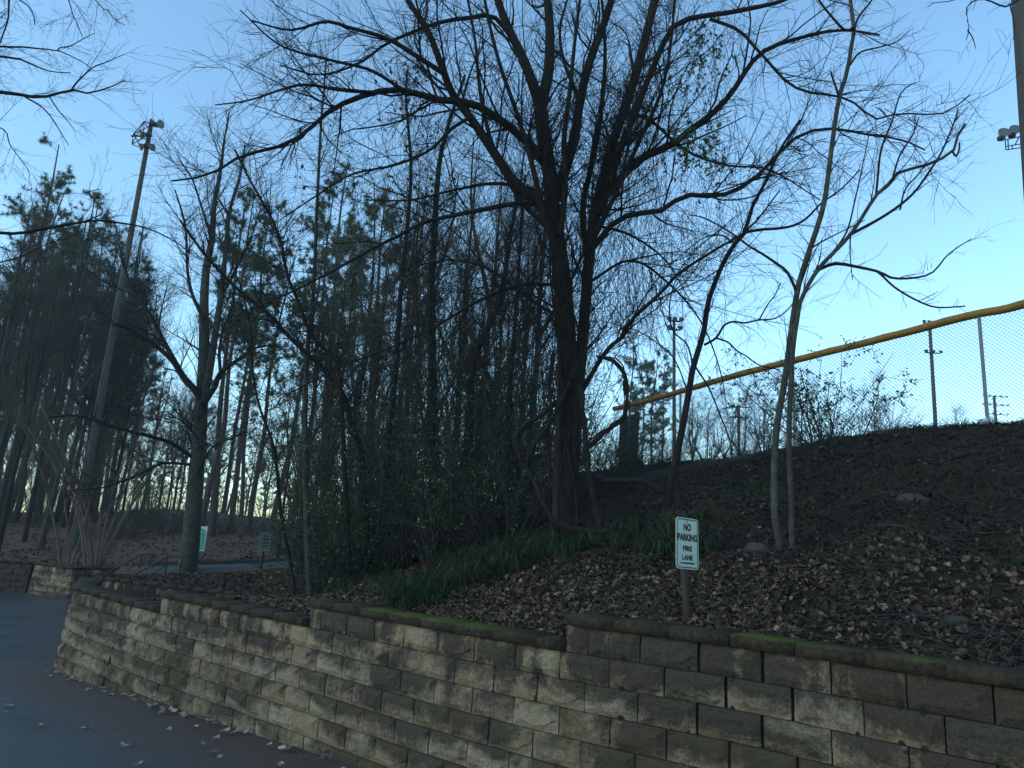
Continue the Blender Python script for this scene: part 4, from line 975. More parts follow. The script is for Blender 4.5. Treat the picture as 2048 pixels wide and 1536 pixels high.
# ------------------------------------------------------------------ outfield fence
FP = np.array([at(x, y, Y)[:2] for x, y, Y in [(2230, 845, 10.6), (2048, 845, 11.7), (1960, 848, 12.1), (1780, 870, 13.4), (1600, 890, 15.0), (1440, 915, 17.0), (1290, 930, 20.0), (1225, 935, 21.6)]])
FENCE = Path(FP)
TUBE = [(2230, 553), (2048, 608), (1950, 637), (1800, 672), (1600, 717), (1500, 745), (1400, 767), (1300, 795), (1225, 822)]
tz = []
for x, y in TUBE:
    d = ray(x, y); bst = min(FENCE.p, key=lambda p: abs(p[0] / p[1] - d[0] / d[1])); t = bst[1] / d[1]
    tz.append((FENCE.param(*bst), EYE[2] + d[2] * t))
tz = np.array(sorted(tz)); tq = np.polyfit(tz[:, 0], tz[:, 1], 2); ftop = lambda s: np.polyval(tq, s)
fr = thing('outfield_fence', 'chain-link outfield fence with yellow capped top along the crest of the bank', 'fence', (0, 0, 0)); fr['kind'] = 'thing'
post_s = [FENCE.param(*FP[0]), FENCE.param(*at(1975, 845, 12.05)[:2]), FENCE.param(*at(1592, 890, 15.1)[:2])]
stp = post_s[2] - post_s[1]
while post_s[-1] + stp < FENCE.L: post_s.append(post_s[-1] + stp)
for s in post_s:
    p = FENCE.at(s); zb = float(hgt(np.array([p[0]]), np.array([p[1]]))[0])
    mb = MB(); bar(mb, (p[0], p[1], zb - .3), (p[0], p[1], ftop(s) + .01), .03, 8); mb.obj('post', M['galv'], fr, True)
sg = list(np.linspace(0, FENCE.L, 12))
for a, b in zip(sg[:-1], sg[1:]):
    ss = np.linspace(a + .002, b - .002, 8); P = np.array([(*FENCE.at(s), ftop(s) - .008 * math.sin((s - a) / (b - a) * math.pi)) for s in ss])
    mb = MB(); tubes(mb, P, np.r_[.079, np.full(6, .075), .079], 12, True); mb.obj('top_cap', M['tube'], fr, True)
P0, P1 = [], []
mesh = MB(); hgtm = 2.35; dz = .074
for dirn in (1, -1):
    for s in np.arange(-hgtm if dirn > 0 else 0, FENCE.L + (0 if dirn > 0 else hgtm), dz):
        ss = s + dirn * np.linspace(0, hgtm, 12)
        ok = (ss >= 0) & (ss <= FENCE.L)
        if ok.sum() < 2: continue
        ss_ = ss[ok]; hh = np.linspace(0, hgtm, 12)[ok]
        pts = np.array([(*FENCE.at(q), ftop(q) - hgtm + h) for q, h in zip(ss_, hh)])
        pts[:, :2] += .004 * dirn
        tubes(mesh, pts, np.full(len(pts), .0036), 3)
o = mesh.obj('chain_link', M['wire'], fr); o['kind'] = 'stuff'
# windscreen panel at the far end of the fence
e0, e1 = FENCE.at(FENCE.L - .2), FENCE.at(FENCE.L - 3.0)
wr = thing('windscreen', 'dark green mesh windscreen hung on the far end of the fence', 'screen', (0, 0, 0))
w0 = at(1238, 930, 22.2); w1 = at(1276, 930, 20.9)
for q, (a, b) in enumerate([(w0, (w0 + w1) / 2), ((w0 + w1) / 2, w1)]):
    mb = MB(); za, zb = 4.6, 6.45
    n_ = 8; V = []; 
    for i in range(n_ + 1):
        f = i / n_; p = a * (1 - f) + b * f; wv = .03 * math.sin(f * 9 + q)
        V += [(p[0] + wv, p[1] + wv, za), (p[0], p[1], zb), (p[0] + wv + .01, p[1] + wv + .02, za), (p[0] + .01, p[1] + .02, zb)]
    mb.add(V, [(4 * i, 4 * i + 4, 4 * i + 5, 4 * i + 1) for i in range(n_)] + [(4 * i + 2, 4 * i + 3, 4 * i + 7, 4 * i + 6) for i in range(n_)]); mb.obj('panel', M['netting'], wr)
    bar(MB(), (a[0], a[1] - .03, 4.3), (a[0], a[1] - .03, 6.5), .03, 6).obj('post', M['galv'], wr)

# ------------------------------------------------------------------ light poles and far poles
def lamp(parent, c, d, s=.28):
    """floodlight: round reflector on a ballast box"""
    d = nrm(np.asarray(d, float)); mb = MB(); c = np.asarray(c, float)
    P = np.array([c - d * s * .5, c - d * s * .35, c + d * s * .1, c + d * s * .5]); tubes(mb, P, np.array([.28, .5, .75, 1.0]) * s * .85, 10, True)
    o = mb.obj('floodlight', M['lampm'], parent, True)
    box(MB(), c - d * s * .75, (s * .8, s * .6, s * .6)).obj('ballast', M['darksteel'], o)
top = at(302, 250, 30); basep = at(150, 1075, 30)
pl = thing('light_pole', 'tall leaning wooden floodlight pole with a wire service cage', 'pole', (0, 0, 0))
bx_ = basep + (basep - top) / np.linalg.norm(basep - top) * 1.2
mb = MB(); tubes(mb, np.linspace(bx_, top, 10), np.linspace(.185, .095, 10), 12, True); mb.obj('shaft', M['pole'], pl, True)
def tp(px, py, Y=30): return at(px, py, Y)
cg = MB(); A = [tp(264, 290, 29.6), tp(288, 243, 29.6), tp(303, 250, 29.6), tp(266, 268, 30.3)]
cp = {k: tp(150 + x / 6.144, 200 + y / 6.144, Y) for k, (x, y, Y) in dict(a=(700, 545, 30), b=(850, 262, 30), c=(945, 300, 30), d=(720, 415, 29.3), e=(890, 335, 29.3), f=(820, 590, 29.6), g=(900, 480, 30), h=(840, 470, 29.3), i=(765, 500, 29.6)).items()}
for a, b in ['ab', 'bc', 'ad', 'db', 'be', 'ec', 'af', 'fg', 'ah', 'hg', 'de', 'dh', 'id', 'if', 'ih', 'bh']: bar(cg, cp[a], cp[b], .022, 5)
cg.obj('service_cage', M['darksteel'], pl)
xb = MB(); bar(xb, tp(262, 272, 29.7), tp(305, 272, 29.8), .04, 6); bar(xb, tp(280, 294, 29.7), tp(304, 296, 29.8), .045, 6); xb.obj('crossarm', M['darksteel'], pl)
for (px, py, d, s) in [(306, 247, (-.9, -.3, .1), .24), (318, 249, (.9, -.4, .0), .24), (286, 269, (-.8, -.5, -.3), .24), (284, 293, (-.8, -.4, -.5), .22), (302, 294, (.9, -.4, -.3), .2)]: lamp(pl, tp(px, py, 29.6), d, s)
def flood_pole(name, label, x, ytop, ybot, Y, w, rows, seed, lean=0):
    a = at(x + lean, ytop, Y); b = at(x, ybot, Y); b[2] = min(b[2], 4.6) - .2; rr = w / 2 * np.linalg.norm(a - EYE) / F
    pl = thing(name, label, 'pole', (0, 0, 0)); mb = MB(); tubes(mb, np.linspace(b, a, 6), np.linspace(rr * 1.3, rr * .85, 6), 10, True); mb.obj('shaft', M['pole'], pl, True)
    for dzp, n_, half in rows:
        c = a - np.array([0, 0, dzp]); mb = MB(); bar(mb, c - [half, .1, 0], c + [half, -.1, 0], .05, 6); mb.obj('crossarm', M['darksteel'], pl)
        for i in range(n_): lamp(pl, c + [-half + 2 * half * i / max(1, n_ - 1), -.25, .1], (random.uniform(-.5, .5), -1, -.6), .16)
    return pl
flood_pole('light_pole', 'pale wooden floodlight pole standing beyond the fence right of the trunk', 1350, 640, 925, 38, 6.5, [(.1, 3, .34), (.6, 2, .3)], 1, -2)
flood_pole('light_pole', 'wooden floodlight pole seen through the fence between posts', 1870, 645, 860, 55, 6, [(.1, 4, .6), (2.6, 3, .6)], 2, -11)
flood_pole('light_pole', 'far floodlight pole low behind the fence at right', 1990, 792, 850, 95, 5, [(.1, 5, 1.6), (1.3, 5, 1.7), (2.6, 4, 1.5)], 3, -2)
ut = thing('utility_pole', 'far utility pole with two crossarms behind the fence', 'pole', (0, 0, 0)); a = at(1477, 810, 75); b = a.copy(); b[2] = 3.5
mb = MB(); bar(mb, b, a, .17, 8); mb.obj('shaft', M['pole'], ut)
for q, hw in ((.25, 1.1), (1.4, 1.0)): box(MB(), a - [0, .2, q], (hw * 2, .12, .14)).obj('crossarm', M['pole'], ut)
# floodlight rack peeping in at the right edge, and the big near pole
pr = thing('light_pole', 'pole with two round floodlights cut by the right edge of the view', 'pole', (0, 0, 0)); Yp = 34
a = at(2043, 255, Yp); b = a.copy(); b[2] = 4.2; mb = MB(); tubes(mb, np.linspace(b, a, 5), np.linspace(.22, .10, 5), 10, True); mb.obj('shaft', M['pole'], pr, True)
for (px, py) in [(2006, 269), (2028, 263)]: lamp(pr, at(px, py, Yp - .3), (-.2, -.9, .25), .36)
for (px, py) in [(2056, 257), (2076, 252)]: lamp(pr, at(px, py, Yp - .3), (.2, -.9, .25), .36)
k_ = MB()
for (x1, y1, x2, y2) in [(2000, 272, 2090, 252), (2010, 280, 2090, 262), (2011, 293, 2090, 280), (2012, 300, 2090, 288), (2010, 275, 2012, 300), (2016, 280, 2017, 298), (2024, 290, 2025, 297), (2038, 274, 2030, 290), (2080, 262, 2080, 290)]: bar(k_, at(x1, y1, Yp), at(x2, y2, Yp), .03, 5)
k_.obj('lamp_rack', M['darksteel'], pr)
np_ = thing('utility_pole', 'thick dark pole rising at the top right corner', 'pole', (0, 0, 0)); Yn = 9.0
a = at(2036, -160, Yn); b = at(2100, 700, Yn); mb = MB(); b2 = b + (b - a) * .35; tubes(mb, np.linspace(b2, a, 8), np.linspace(.19, .15, 8), 12, True); mb.obj('shaft', M['pole'], np_, True)
# far treeline beyond the ball field and beyond the bank
FARB_ = [proto_tree('far_tree', 'x', 9, .1, 421, M['bark_gray'], M['twig'], (34, 220, 1100), t0=.12, spread=(1.4, 3.4), forks=2, tw=(.018, .010, .007))]
for i in range(20):
    px = 1380 + i * 36 + random.uniform(-14, 14); Y = random.uniform(40, 54)
    plant(FARB_[0], X(px, Y), Y, random.uniform(.8, 1.1) * Y / 46 * (1.0 if px < 1850 else .85), 'bare far tree beyond the ball field behind the fence', 'far trees beyond the field', z=4.0)
for px, Y, s, k in [(1302, 52, .98, 2), (1328, 56, .80, 0), (1285, 50, .85, 2), (1250, 48, .8, 0)]:
    plant(PINES[k], X(px, Y), Y, s, 'green pine beyond the far end of the fence', 'pines beyond the fence end', z=4.0)
for i in range(34):
    px = -80 + i * 26 + random.uniform(-14, 14); Y = random.uniform(62, 85)
    if i % 3 == 0: plant(PINES[i % 2], X(px, Y), Y, random.uniform(.7, 1.0), 'hazy far pine beyond the bank', 'far pines beyond the bank', z=1.0)
    else: plant(FARB_[0], X(px, Y), Y, random.uniform(1.0, 1.6), 'hazy far bare tree beyond the bank', 'far bare trees beyond the bank', z=1.0)
for i in range(22):
    px = 235 + i * 18 + random.uniform(-9, 9); Y = random.uniform(54, 74)
    plant(PINES[2 if i % 3 else 0], X(px, Y), Y, random.uniform(.42, .62), 'low far pine on the skyline beyond the bank', 'low pines on the skyline', z=1.2)
# ------------------------------------------------------------------ signs
def text_mesh(body, h, sx, mat, bold=.0):
    cu = bpy.data.curves.new('lettering', 'FONT'); cu.body = body; cu.align_x = 'CENTER'; cu.align_y = 'CENTER'; cu.size = h * 1.38; cu.offset = bold
    cu.resolution_u = 3
    o = bpy.data.objects.new('lettering', cu); COL.objects.link(o); dg = bpy.context.evaluated_depsgraph_get(); me = bpy.data.meshes.new_from_object(o.evaluated_get(dg))
    bpy.data.objects.remove(o); me.name = 'lettering'
    n_ = len(me.vertices); co = np.empty(n_ * 3, np.float32); me.vertices.foreach_get('co', co); co = co.reshape(-1, 3)
    mn, mx = co.min(0), co.max(0); co[:, 0] -= (mn[0] + mx[0]) / 2; co[:, 1] -= (mn[1] + mx[1]) / 2
    co *= np.array([sx, h / (mx[1] - mn[1]), 1]); 
    co = np.stack([co[:, 0], co[:, 2] * 0, co[:, 1]], -1); me.vertices.foreach_set('co', co.ravel()); me.materials.clear(); me.materials.append(mat); me.update(); return me
def rrect(w, h, r, n=5):
    p = []
    for cx, cz, a0 in ((w / 2 - r, h / 2 - r, 0), (-w / 2 + r, h / 2 - r, 90), (-w / 2 + r, -h / 2 + r, 180), (w / 2 - r, -h / 2 + r, 270)):
        for i in range(n + 1):
            a = math.radians(a0 + 90 * i / n); p.append((cx + r * math.cos(a), cz + r * math.sin(a)))
    return p
def plate(parent, name, w, h, r, y0, y1, mat):
    p = rrect(w, h, r); k = len(p); me = bpy.data.meshes.new(name)
    me.from_pydata([(x, y0, z) for x, z in p] + [(x, y1, z) for x, z in p], [], [tuple(range(k))[::-1], tuple(range(k, 2 * k))] + [(i, (i + 1) % k, k + (i + 1) % k, k + i) for i in range(k)])
    me.materials.append(mat); return link(name, me, parent)
def ring(parent, name, w, h, r, t, y, mat):
    a, b = rrect(w, h, r), rrect(w - 2 * t, h - 2 * t, max(r - t, .002)); k = len(a)
    mb = MB().add([(x, y, z) for x, z in a] + [(x, y, z) for x, z in b], [(i, k + i, k + (i + 1) % k, (i + 1) % k) for i in range(k)]); return mb.obj(name, mat, parent)
m_face = m_plain('pale_green_sheeting', (.50, .57, .46), .5, .4, 0, .10, 14); m_ink = m_plain('faded_dark_red_ink', (.075, .022, .018), .7, .2, 0, .3, 30); m_line = m_plain('dark_border_ink', (.014, .020, .018), .7, .2)
m_grn = m_plain('green_sheeting', (.11, .46, .28), .5, .4, 0, .1); m_white = m_plain('white_sheeting', (.74, .78, .76), .5, .4, 0, .08); m_fade = m_plain('faded_speckled_sheeting', (.30, .33, .28), .7, .3, 0, .7, 40)
def oriented(root, x_axis, z_axis):
    X_ = Vector(x_axis).normalized(); Z_ = Vector(z_axis); Z_ = (Z_ - X_ * Z_.dot(X_)).normalized(); Y_ = Z_.cross(X_)
    root.rotation_euler = Matrix((X_, Y_, Z_)).transposed().to_euler()
YS = 5.75
tl, trr, bl, br = (at(1349, 1033, YS), at(1393, 1039, YS - .0), at(1357, 1137, YS), at(1400, 1140, YS))
cen = (tl + trr + bl + br) / 4; hgt_s = np.linalg.norm((tl + trr) / 2 - (bl + br) / 2)
up_s = nrm((tl + trr) / 2 - (bl + br) / 2)
wd = hgt_s / 1.5
# turned so that the plate appears 47 px wide
appar = np.linalg.norm((trr + br) / 2 - (tl + bl) / 2)
turn = math.acos(min(.98, appar / wd))
sg_ = thing('no_parking_sign', 'pale green NO PARKING FIRE LANE sign on a brown post behind the wall', 'sign', cen)
vd = math.atan2(cen[0], cen[1])
oriented(sg_, (math.cos(-vd + turn), math.sin(-vd + turn) , -.03), up_s)
pa = plate(sg_, 'plate', wd, hgt_s, .03, 0, .003, m_face)
ring(pa, 'border', wd * .93, hgt_s * .955, .024, .0075, -.0015, m_line)
for body, z_, h_, wx, bd in [('NO', .315, .15, .34, .004), ('PARKING', .115, .145, .86, .004), ('FIRE', -.10, .105, .40, .003), ('LANE', -.275, .105, .46, .003), ('OCS HARDWARE INC', -.385, .038, .62, .002)]:
    me_ = text_mesh(body, h_ * hgt_s, 1.0, m_ink, bd); c_ = np.empty(len(me_.vertices) * 3, np.float32); me_.vertices.foreach_get('co', c_); c_ = c_.reshape(-1, 3)
    c_[:, 0] *= wx * wd / np.ptp(c_[:, 0]); me_.vertices.foreach_set('co', c_.ravel()); me_.update(); link('lettering', me_, pa, (0, -.0015, z_ * hgt_s))
bt = MB(); tubes(bt, np.array([(0, -.004, 0), (0, .006, 0)]), np.array([.006, .006]), 8, True); bt.obj('bolt', M['darksteel'], sg_, False, (0, 0, hgt_s * .43))
pb = atz(1378, 1275, 1.80); pb = at(1378, 1275, YS - .02); ptop = at(1362, 1060, YS + .03)
mb = MB(); dv = nrm(ptop - pb); pw = .028
pp = np.array([pb - dv * .25, ptop]); inv = np.array(sg_.matrix_basis.inverted() @ Matrix.Identity(4)) if False else None
po = MB(); sx_ = nrm(np.cross(dv, [0, 1, 0])); sy_ = np.cross(sx_, dv)
V = [];
for q in pp:
    for a, b in ((-1, -1), (1, -1), (1, 1), (-1, 1)): V.append(q + sx_ * a * pw + sy_ * b * .014 + sy_ * .0)
po.add(V, [(0, 1, 5, 4), (1, 2, 6, 5), (2, 3, 7, 6), (3, 0, 4, 7), (4, 5, 6, 7), (3, 2, 1, 0)])
bpy.context.view_layer.update()
o = po.obj('post', M['postm'], sg_); o.matrix_parent_inverse = sg_.matrix_world.inverted()
# green and white notice half behind the mossy tree
YG = 22.5
sg2 = thing('park_sign', 'green and white notice board half hidden by the mossy tree', 'sign', at(396, 1077, YG)); oriented(sg2, (math.cos(.35), math.sin(.35), 0), (.03, 0, 1))
p2 = plate(sg2, 'plate', .46, .75, .01, 0, .012, m_white); h2 = plate(p2, 'green_panel', .38, .52, .01, -.004, -.001, m_grn); h2.location = (0, 0, -.07)
ring(p2, 'border', .42, .56, .01, .010, -.006, m_grn).location = (0, 0, -.07)
lw = MB()
for i, (zz, ww) in enumerate([(.10, .26), (.05, .28), (.0, .24), (-.05, .28), (-.10, .26), (-.15, .22), (-.2, .25)]): box(lw, (0, -.0075, zz - .07), (ww, .002, .014))
lw.obj('lettering', m_white, p2)
ac = MB(); ts = np.linspace(math.pi * .1, math.pi * .9, 12)
for rr_, t_ in ((.20, .03), (.14, .025)): ac.add([(math.cos(a) * q, -.004, .16 + math.sin(a) * q * .75) for q in (rr_, rr_ - t_) for a in ts], [(i, i + 1, 13 + i, 12 + i) for i in range(11)])
ac.obj('emblem', m_line, p2)
ob = box(MB(), (0, .05, -.75), (.09, .07, 1.9)).obj('post', M['postm'], sg2)
# small faded sign by the path
YF = 17.2; c_ = at(530, 1084, YF); sg3 = thing('faded_sign', 'small faded speckled sign on a thin post by the path', 'sign', c_); oriented(sg3, (math.cos(.75), math.sin(.75), 0), (.02, 0, 1))
p3 = plate(sg3, 'plate', .30, .46, .02, 0, .004, m_fade); ring(p3, 'border', .27, .43, .015, .008, -.0015, m_line)
lw = None
for zz, ww, hh in [(.14, .12, .05), (.06, .2, .05), (-.02, .17, .04), (-.09, .18, .04), (-.15, .16, .02)]:
    for q in range(4): box(MB(), (-ww / 2 + ww * (q + .5) / 4, -.0025, zz), (ww / 4 * .6, .001, hh)).obj('lettering', m_line, p3)
box(MB(), (0, .03, -.38), (.05, .045, .95)).obj('post', M['postm'], sg3)

# ------------------------------------------------------------------ path, kerb and handrails
pth = np.array([(-9.9, 20.4), (-8.6, 20.7), (-6.6, 21.3), (-4.6, 21.9), (-2.6, 22.8)])
pc = Path(pth); mb = MB(); kb = MB(); V = []; K = []; ns = 40
for i in range(ns + 1):
    s = pc.L * i / ns; p = pc.at(s); t = pc.tan(s); n_ = np.array([-t[1], t[0]]); g0 = max(gpt(*(p + n_ * q))[2] for q in (-1.0, 0, 1.0)) + .03
    for q, dz_ in ((-.85, -.15), (-.75, -.02), (.75, .03), (.85, -.15)): V.append((*(p + n_ * q), g0 + dz_))
    for q, dz_ in ((.75, -.1), (.75, .13), (.9, .13), (.9, -.1)): K.append((*(p + n_ * q), g0 + dz_))
strip = [(4 * i + j, 4 * i + 4 + j, 4 * i + 5 + j, 4 * i + 1 + j) for i in range(ns) for j in range(3)]
tag(mb.add(V, strip).obj('footpath', M['concrete'], None, True), 'pale concrete footpath below the far bank', kind='structure')
tag(kb.add(K, strip).obj('kerb', M['kerb']), 'dark edging along the upper side of the footpath', kind='structure')
def handrail(label, pts, Yh, post, mid, post2):
    hr = thing('handrail', label, 'handrail', (0, 0, 0))
    P = np.array([at(x, y, Yh) for x, y in pts]); mb = MB()
    for a, b in zip(P[:-1], P[1:]): bar(mb, a, b, .024, 6)
    mb.obj('top_rail', M['darksteel'], hr)
    P2_ = np.array([at(x, y, Yh) for x, y in mid]); mb = MB()
    for a, b in zip(P2_[:-1], P2_[1:]): bar(mb, a, b, .018, 6)
    mb.obj('middle_rail', M['darksteel'], hr)
    for x, y in (post, post2):
        a = at(x, y, Yh); b = a.copy(); b[2] = gpt(a[0], a[1])[2] - .15; bar(MB(), b, a, .024, 6).obj('post', M['darksteel'], hr)
handrail('upper dark metal stair handrail nearer the tan stems', [(210, 1148), (283, 1108), (313, 1109)], 20.3, (283, 1108), [(240, 1147), (284, 1124), (312, 1122)], (311, 1109))
handrail('lower dark metal stair handrail nearer the mossy tree', [(268, 1150), (335, 1113), (368, 1114)], 19.3, (335, 1113), [(298, 1150), (336, 1130), (366, 1128)], (364, 1114))

# ------------------------------------------------------------------ rocks, leaf litter, grass
def rock(label, px, py, Y, s, seed, sq=(1, .8, .6)):
    import bmesh
    bm = bmesh.new(); bmesh.ops.create_icosphere(bm, subdivisions=3, radius=1); r = np.random.default_rng(seed); off = r.normal(size=(6, 3))
    for v in bm.verts:
        c = np.array(v.co); k = 1 + .22 * sum(math.sin(2.3 * (c @ o_) + i) for i, o_ in enumerate(off)) / 2.4
        c = c * k; c = np.sign(c) * np.abs(c) ** .85; v.co = Vector(c * np.array(sq) * s)
    me = bpy.data.meshes.new('rock'); bm.to_mesh(me); bm.free(); me.materials.append(M['stone']); me.polygons.foreach_set('use_smooth', np.ones(len(me.polygons), bool))
    p = at(px, py, Y); g = gpt(p[0], p[1]); tag(link('rock', me, None, (p[0], p[1], g[2] - s * sq[2] * .12), (r.uniform(-.3, .3), r.uniform(-.3, .3), r.uniform(0, 6))), label, 'rock')
rock('tan rock in the hollow left of the forked tree', 1508, 1058, 7.2, .17, 1, (1.3, .8, .6))
rock('grey squared rock half buried on the bank right of the forked tree', 1822, 985, 7.8, .16, 2)
rock('pale rock among the leaves under the mossy ledge', 1915, 1215, 5.0, .10, 5)
def leaf_shape(lobed, r):
    if lobed:
        a = np.linspace(0, 2 * math.pi, 15)[:-1]; rad = np.where(np.arange(14) % 2 == 0, 1.0, .52) * (1 - .25 * (np.cos(a) < -.6)); p = np.stack([np.cos(a) * rad, np.sin(a) * rad * .9], -1)
        V = np.vstack([[0, 0, 0], np.column_stack([p, .28 * (p ** 2).sum(1) * r.uniform(-.5, 1.2) + r.normal(size=14) * .10])]); T = [(0, i, i % 14 + 1) for i in range(1, 15)]
    else:
        t = np.array([0, .3, .65, 1.0]); w = np.array([.04, .34, .30, .02]); c = r.uniform(-.2, .6); z = c * (t - .5) ** 2 * 2
        L_ = np.column_stack([t - .5, w, z + .22 * r.uniform(.2, 1)]); Rr = np.column_stack([t - .5, -w, z + .22 * r.uniform(.2, 1)]); C = np.column_stack([t - .5, 0 * t, z])
        V = np.vstack([L_, C, Rr]) * [2, 2, 1.6]; T = []
        for i in range(3): T += [(i, i + 4, i + 5), (i, i + 5, i + 1), (i + 4, i + 8, i + 9), (i + 4, i + 9, i + 5)]
    return V, np.array(T)
SH = [leaf_shape(False, rng) for _ in range(10)] + [leaf_shape(True, rng) for _ in range(6)]
def scatter_leaves(mb, X_, Y_, size, zf, nf, plain=.75, lift=.012, tilt=.45):
    n = len(X_); Z_ = zf(X_, Y_); N_ = nf(X_, Y_) if nf is not None else np.tile([0, 0, 1.0], (n, 1))
    kind = np.where(rng.random(n) < plain, rng.integers(0, 10, n), rng.integers(10, 16, n))
    up = nrm(N_ + rng.normal(size=(n, 3)) * tilt); t = nrm(np.cross(up, rng.normal(size=(n, 3)))); b = np.cross(up, t); s = size * rng.uniform(.55, 1.35, n)
    C = np.stack([X_, Y_, Z_ + lift * rng.uniform(.2, 1.6, n)], -1)
    for k in range(16):
        m_ = kind == k
        if not m_.any(): continue
        V, T = SH[k]; W = C[m_][:, None] + (t[m_][:, None] * V[None, :, :1] + b[m_][:, None] * V[None, :, 1:2] + up[m_][:, None] * V[None, :, 2:]) * s[m_][:, None, None]
        nn = m_.sum(); mb.add(W.reshape(-1, 3), t=(T[None] + (np.arange(nn) * len(V))[:, None, None]).reshape(-1, 3))
def inside(x, y, margin=.30): return in_poly(x, y, POLY) & (dist_poly(x, y, FRONT.p) > margin)
lit = MB()
# thick drift along the back of the wall
n = 30000; s = rng.uniform(0, FRONT.L, n); off = .32 + np.abs(rng.normal(size=n)) * .75
px_ = np.array([FRONT.at(q) for q in s]); tn = np.array([FRONT.tan(q) for q in s]); xx = px_[:, 0] - tn[:, 1] * off; yy = px_[:, 1] + tn[:, 0] * off
keepm = (vnoise(xx, yy, .5, 31) + vnoise(xx, yy, 1.5, 32) > -.42) & ~((xx > 2.1) & (off < 1.0) & (rng.random(n) < .75)); scatter_leaves(lit, xx[keepm], yy[keepm], .025, hgt, gnorm, .8)
ld = lit.obj('leaf_drift', M['litter_tan']); tag(ld, 'drift of tan fallen leaves gathered just behind the front wall', 'leaf litter', kind='stuff'); lit = MB()
# bank, thinner and patchy
n = 26000; xx = rng.uniform(-1, 9.5, n); yy = rng.uniform(4, 13.5, n); k = inside(xx, yy) & (vnoise(xx, yy, .8, 33) + vnoise(xx, yy, .3, 34) * .7 > -.12 + .20 * np.clip(dist_poly(xx, yy, FRONT.p) - .9, 0, 2)); scatter_leaves(lit, xx[k], yy[k], .027, hgt, gnorm, .75, .02, .6)
# big leaves below the ledge on the right
n = 260; xx = rng.uniform(1.6, 5, n); yy = 6.6 - .42 * xx + rng.normal(size=n) * .30; k = inside(xx, yy); scatter_leaves(lit, xx[k], yy[k], .035, hgt, gnorm, .55, .03, .5)
# left bed and the ground out to the path
n = 17000; xx = rng.uniform(-9, 0, n); yy = rng.uniform(8, 19, n); k = inside(xx, yy); scatter_leaves(lit, xx[k], yy[k], .036, hgt, gnorm, .8, .015)
n = 9000; yy = rng.uniform(22, 42, n); xx = rng.uniform(-1, .05, n) * yy; k = in_poly(xx, yy, POLY) & (dist_poly(xx, yy, pc.p) > 1.3); scatter_leaves(lit, xx[k], yy[k], .065, hgt, gnorm, .9, .02)
lo = lit.obj('leaf_litter', M['litter']); tag(lo, 'brown fallen leaves lying over the bank and behind the wall', 'leaf litter', kind='stuff')
db = MB(); n = 110000; xx = rng.uniform(-1, 9.5, n); yy = rng.uniform(4, 13.5, n); k = inside(xx, yy, .28) & (rng.random(n) < 1.5 - yy / 15); xx, yy = xx[k], yy[k]
leaf_quads(db, np.stack([xx, yy, hgt(xx, yy) + .012], -1), .05, rng, .45, -.25); tag(db.obj('leaf_debris', M['debris']), 'crumbled dark leaf debris covering the bank', 'debris', kind='stuff')
# twigs on the bank
tw = MB(); n = 6000; xx = rng.uniform(.5, 9.5, n); yy = rng.uniform(4.4, 13, n); k = inside(xx, yy); xx, yy = xx[k], yy[k]; N_ = gnorm(xx, yy); d = nrm(np.cross(N_, rng.normal(size=(len(xx), 3)))); ln = rng.uniform(.06, .3, len(xx))[:, None]
c = np.stack([xx, yy, hgt(xx, yy) + .02], -1); bend = rng.normal(size=(len(xx), 3)) * .025; tubes(tw, np.stack([c - d * ln, c + bend + N_ * .02, c + d * ln + N_ * .03], 1), np.tile([.004, .0035, .002], (len(xx), 1)), 3)
tag(tw.obj('fallen_twigs', M['twig']), 'thin dead twigs strewn over the bank', 'twigs', kind='stuff')
rt_ = np.random.default_rng(55)
for lb_, (cx, cy), nr in (('dark roots spreading from the foot of the spreading tree', (.85, 8.8), 8), ('exposed roots under the forked tree', (2.75, 6.9), 9), ('old root stubs poking from the upper bank', (4.6, 7.8), 8)):
    mb = MB()
    for q in range(nr):
        a = rt_.uniform(0, 6.28) if nr != 9 else rt_.uniform(2.6, 6.0); n_ = 9; x_, y_ = cx, cy; P = []
        for i in range(n_):
            a += rt_.normal() * .35; x_ += math.cos(a) * .11; y_ += math.sin(a) * .11; P.append((x_, y_))
        P = np.array(P); z_ = hgt(P[:, 0], P[:, 1]) + .025 * np.cos(np.arange(n_) * 1.1) + .008; tubes(mb, np.column_stack([P, z_]), rt_.uniform(.016, .03) * np.linspace(1, .3, n_), 5)
    g0 = gpt(cx, cy); tag(mb.obj('tree_roots', M['bark']), lb_, 'roots')
# countable leaves on the drive along the foot of the wall
lm = []
for i in range(6):
    V, T = SH[i] if i < 3 else SH[9 + i]; lm.append(MB().add(V * .042 * np.array([1, 1, 1.5]), t=T).mesh('fallen_leaf', M['paleleaf']))
for i in range(95):
    s = FRONT.param(-6.8, 11.9) + rng.uniform(0, 8.3); p = FRONT.at(s); t = FRONT.tan(s); off = (.06 + abs(rng.normal()) * .10) if i < 78 else rng.uniform(.3, 1.6); q = p + np.array([t[1], -t[0]]) * off
    o = link('fallen_leaf', lm[i % 6], None, (q[0], q[1], float(road_z(*q)) + .02), (rng.uniform(-.3, .3), rng.uniform(-.3, .3), rng.uniform(0, 6.28)), (rng.uniform(.7, 1.3),) * 3)
    tag(o, 'pale dry leaf lying on the drive near the foot of the wall', 'leaf', 'dry leaves on the drive')
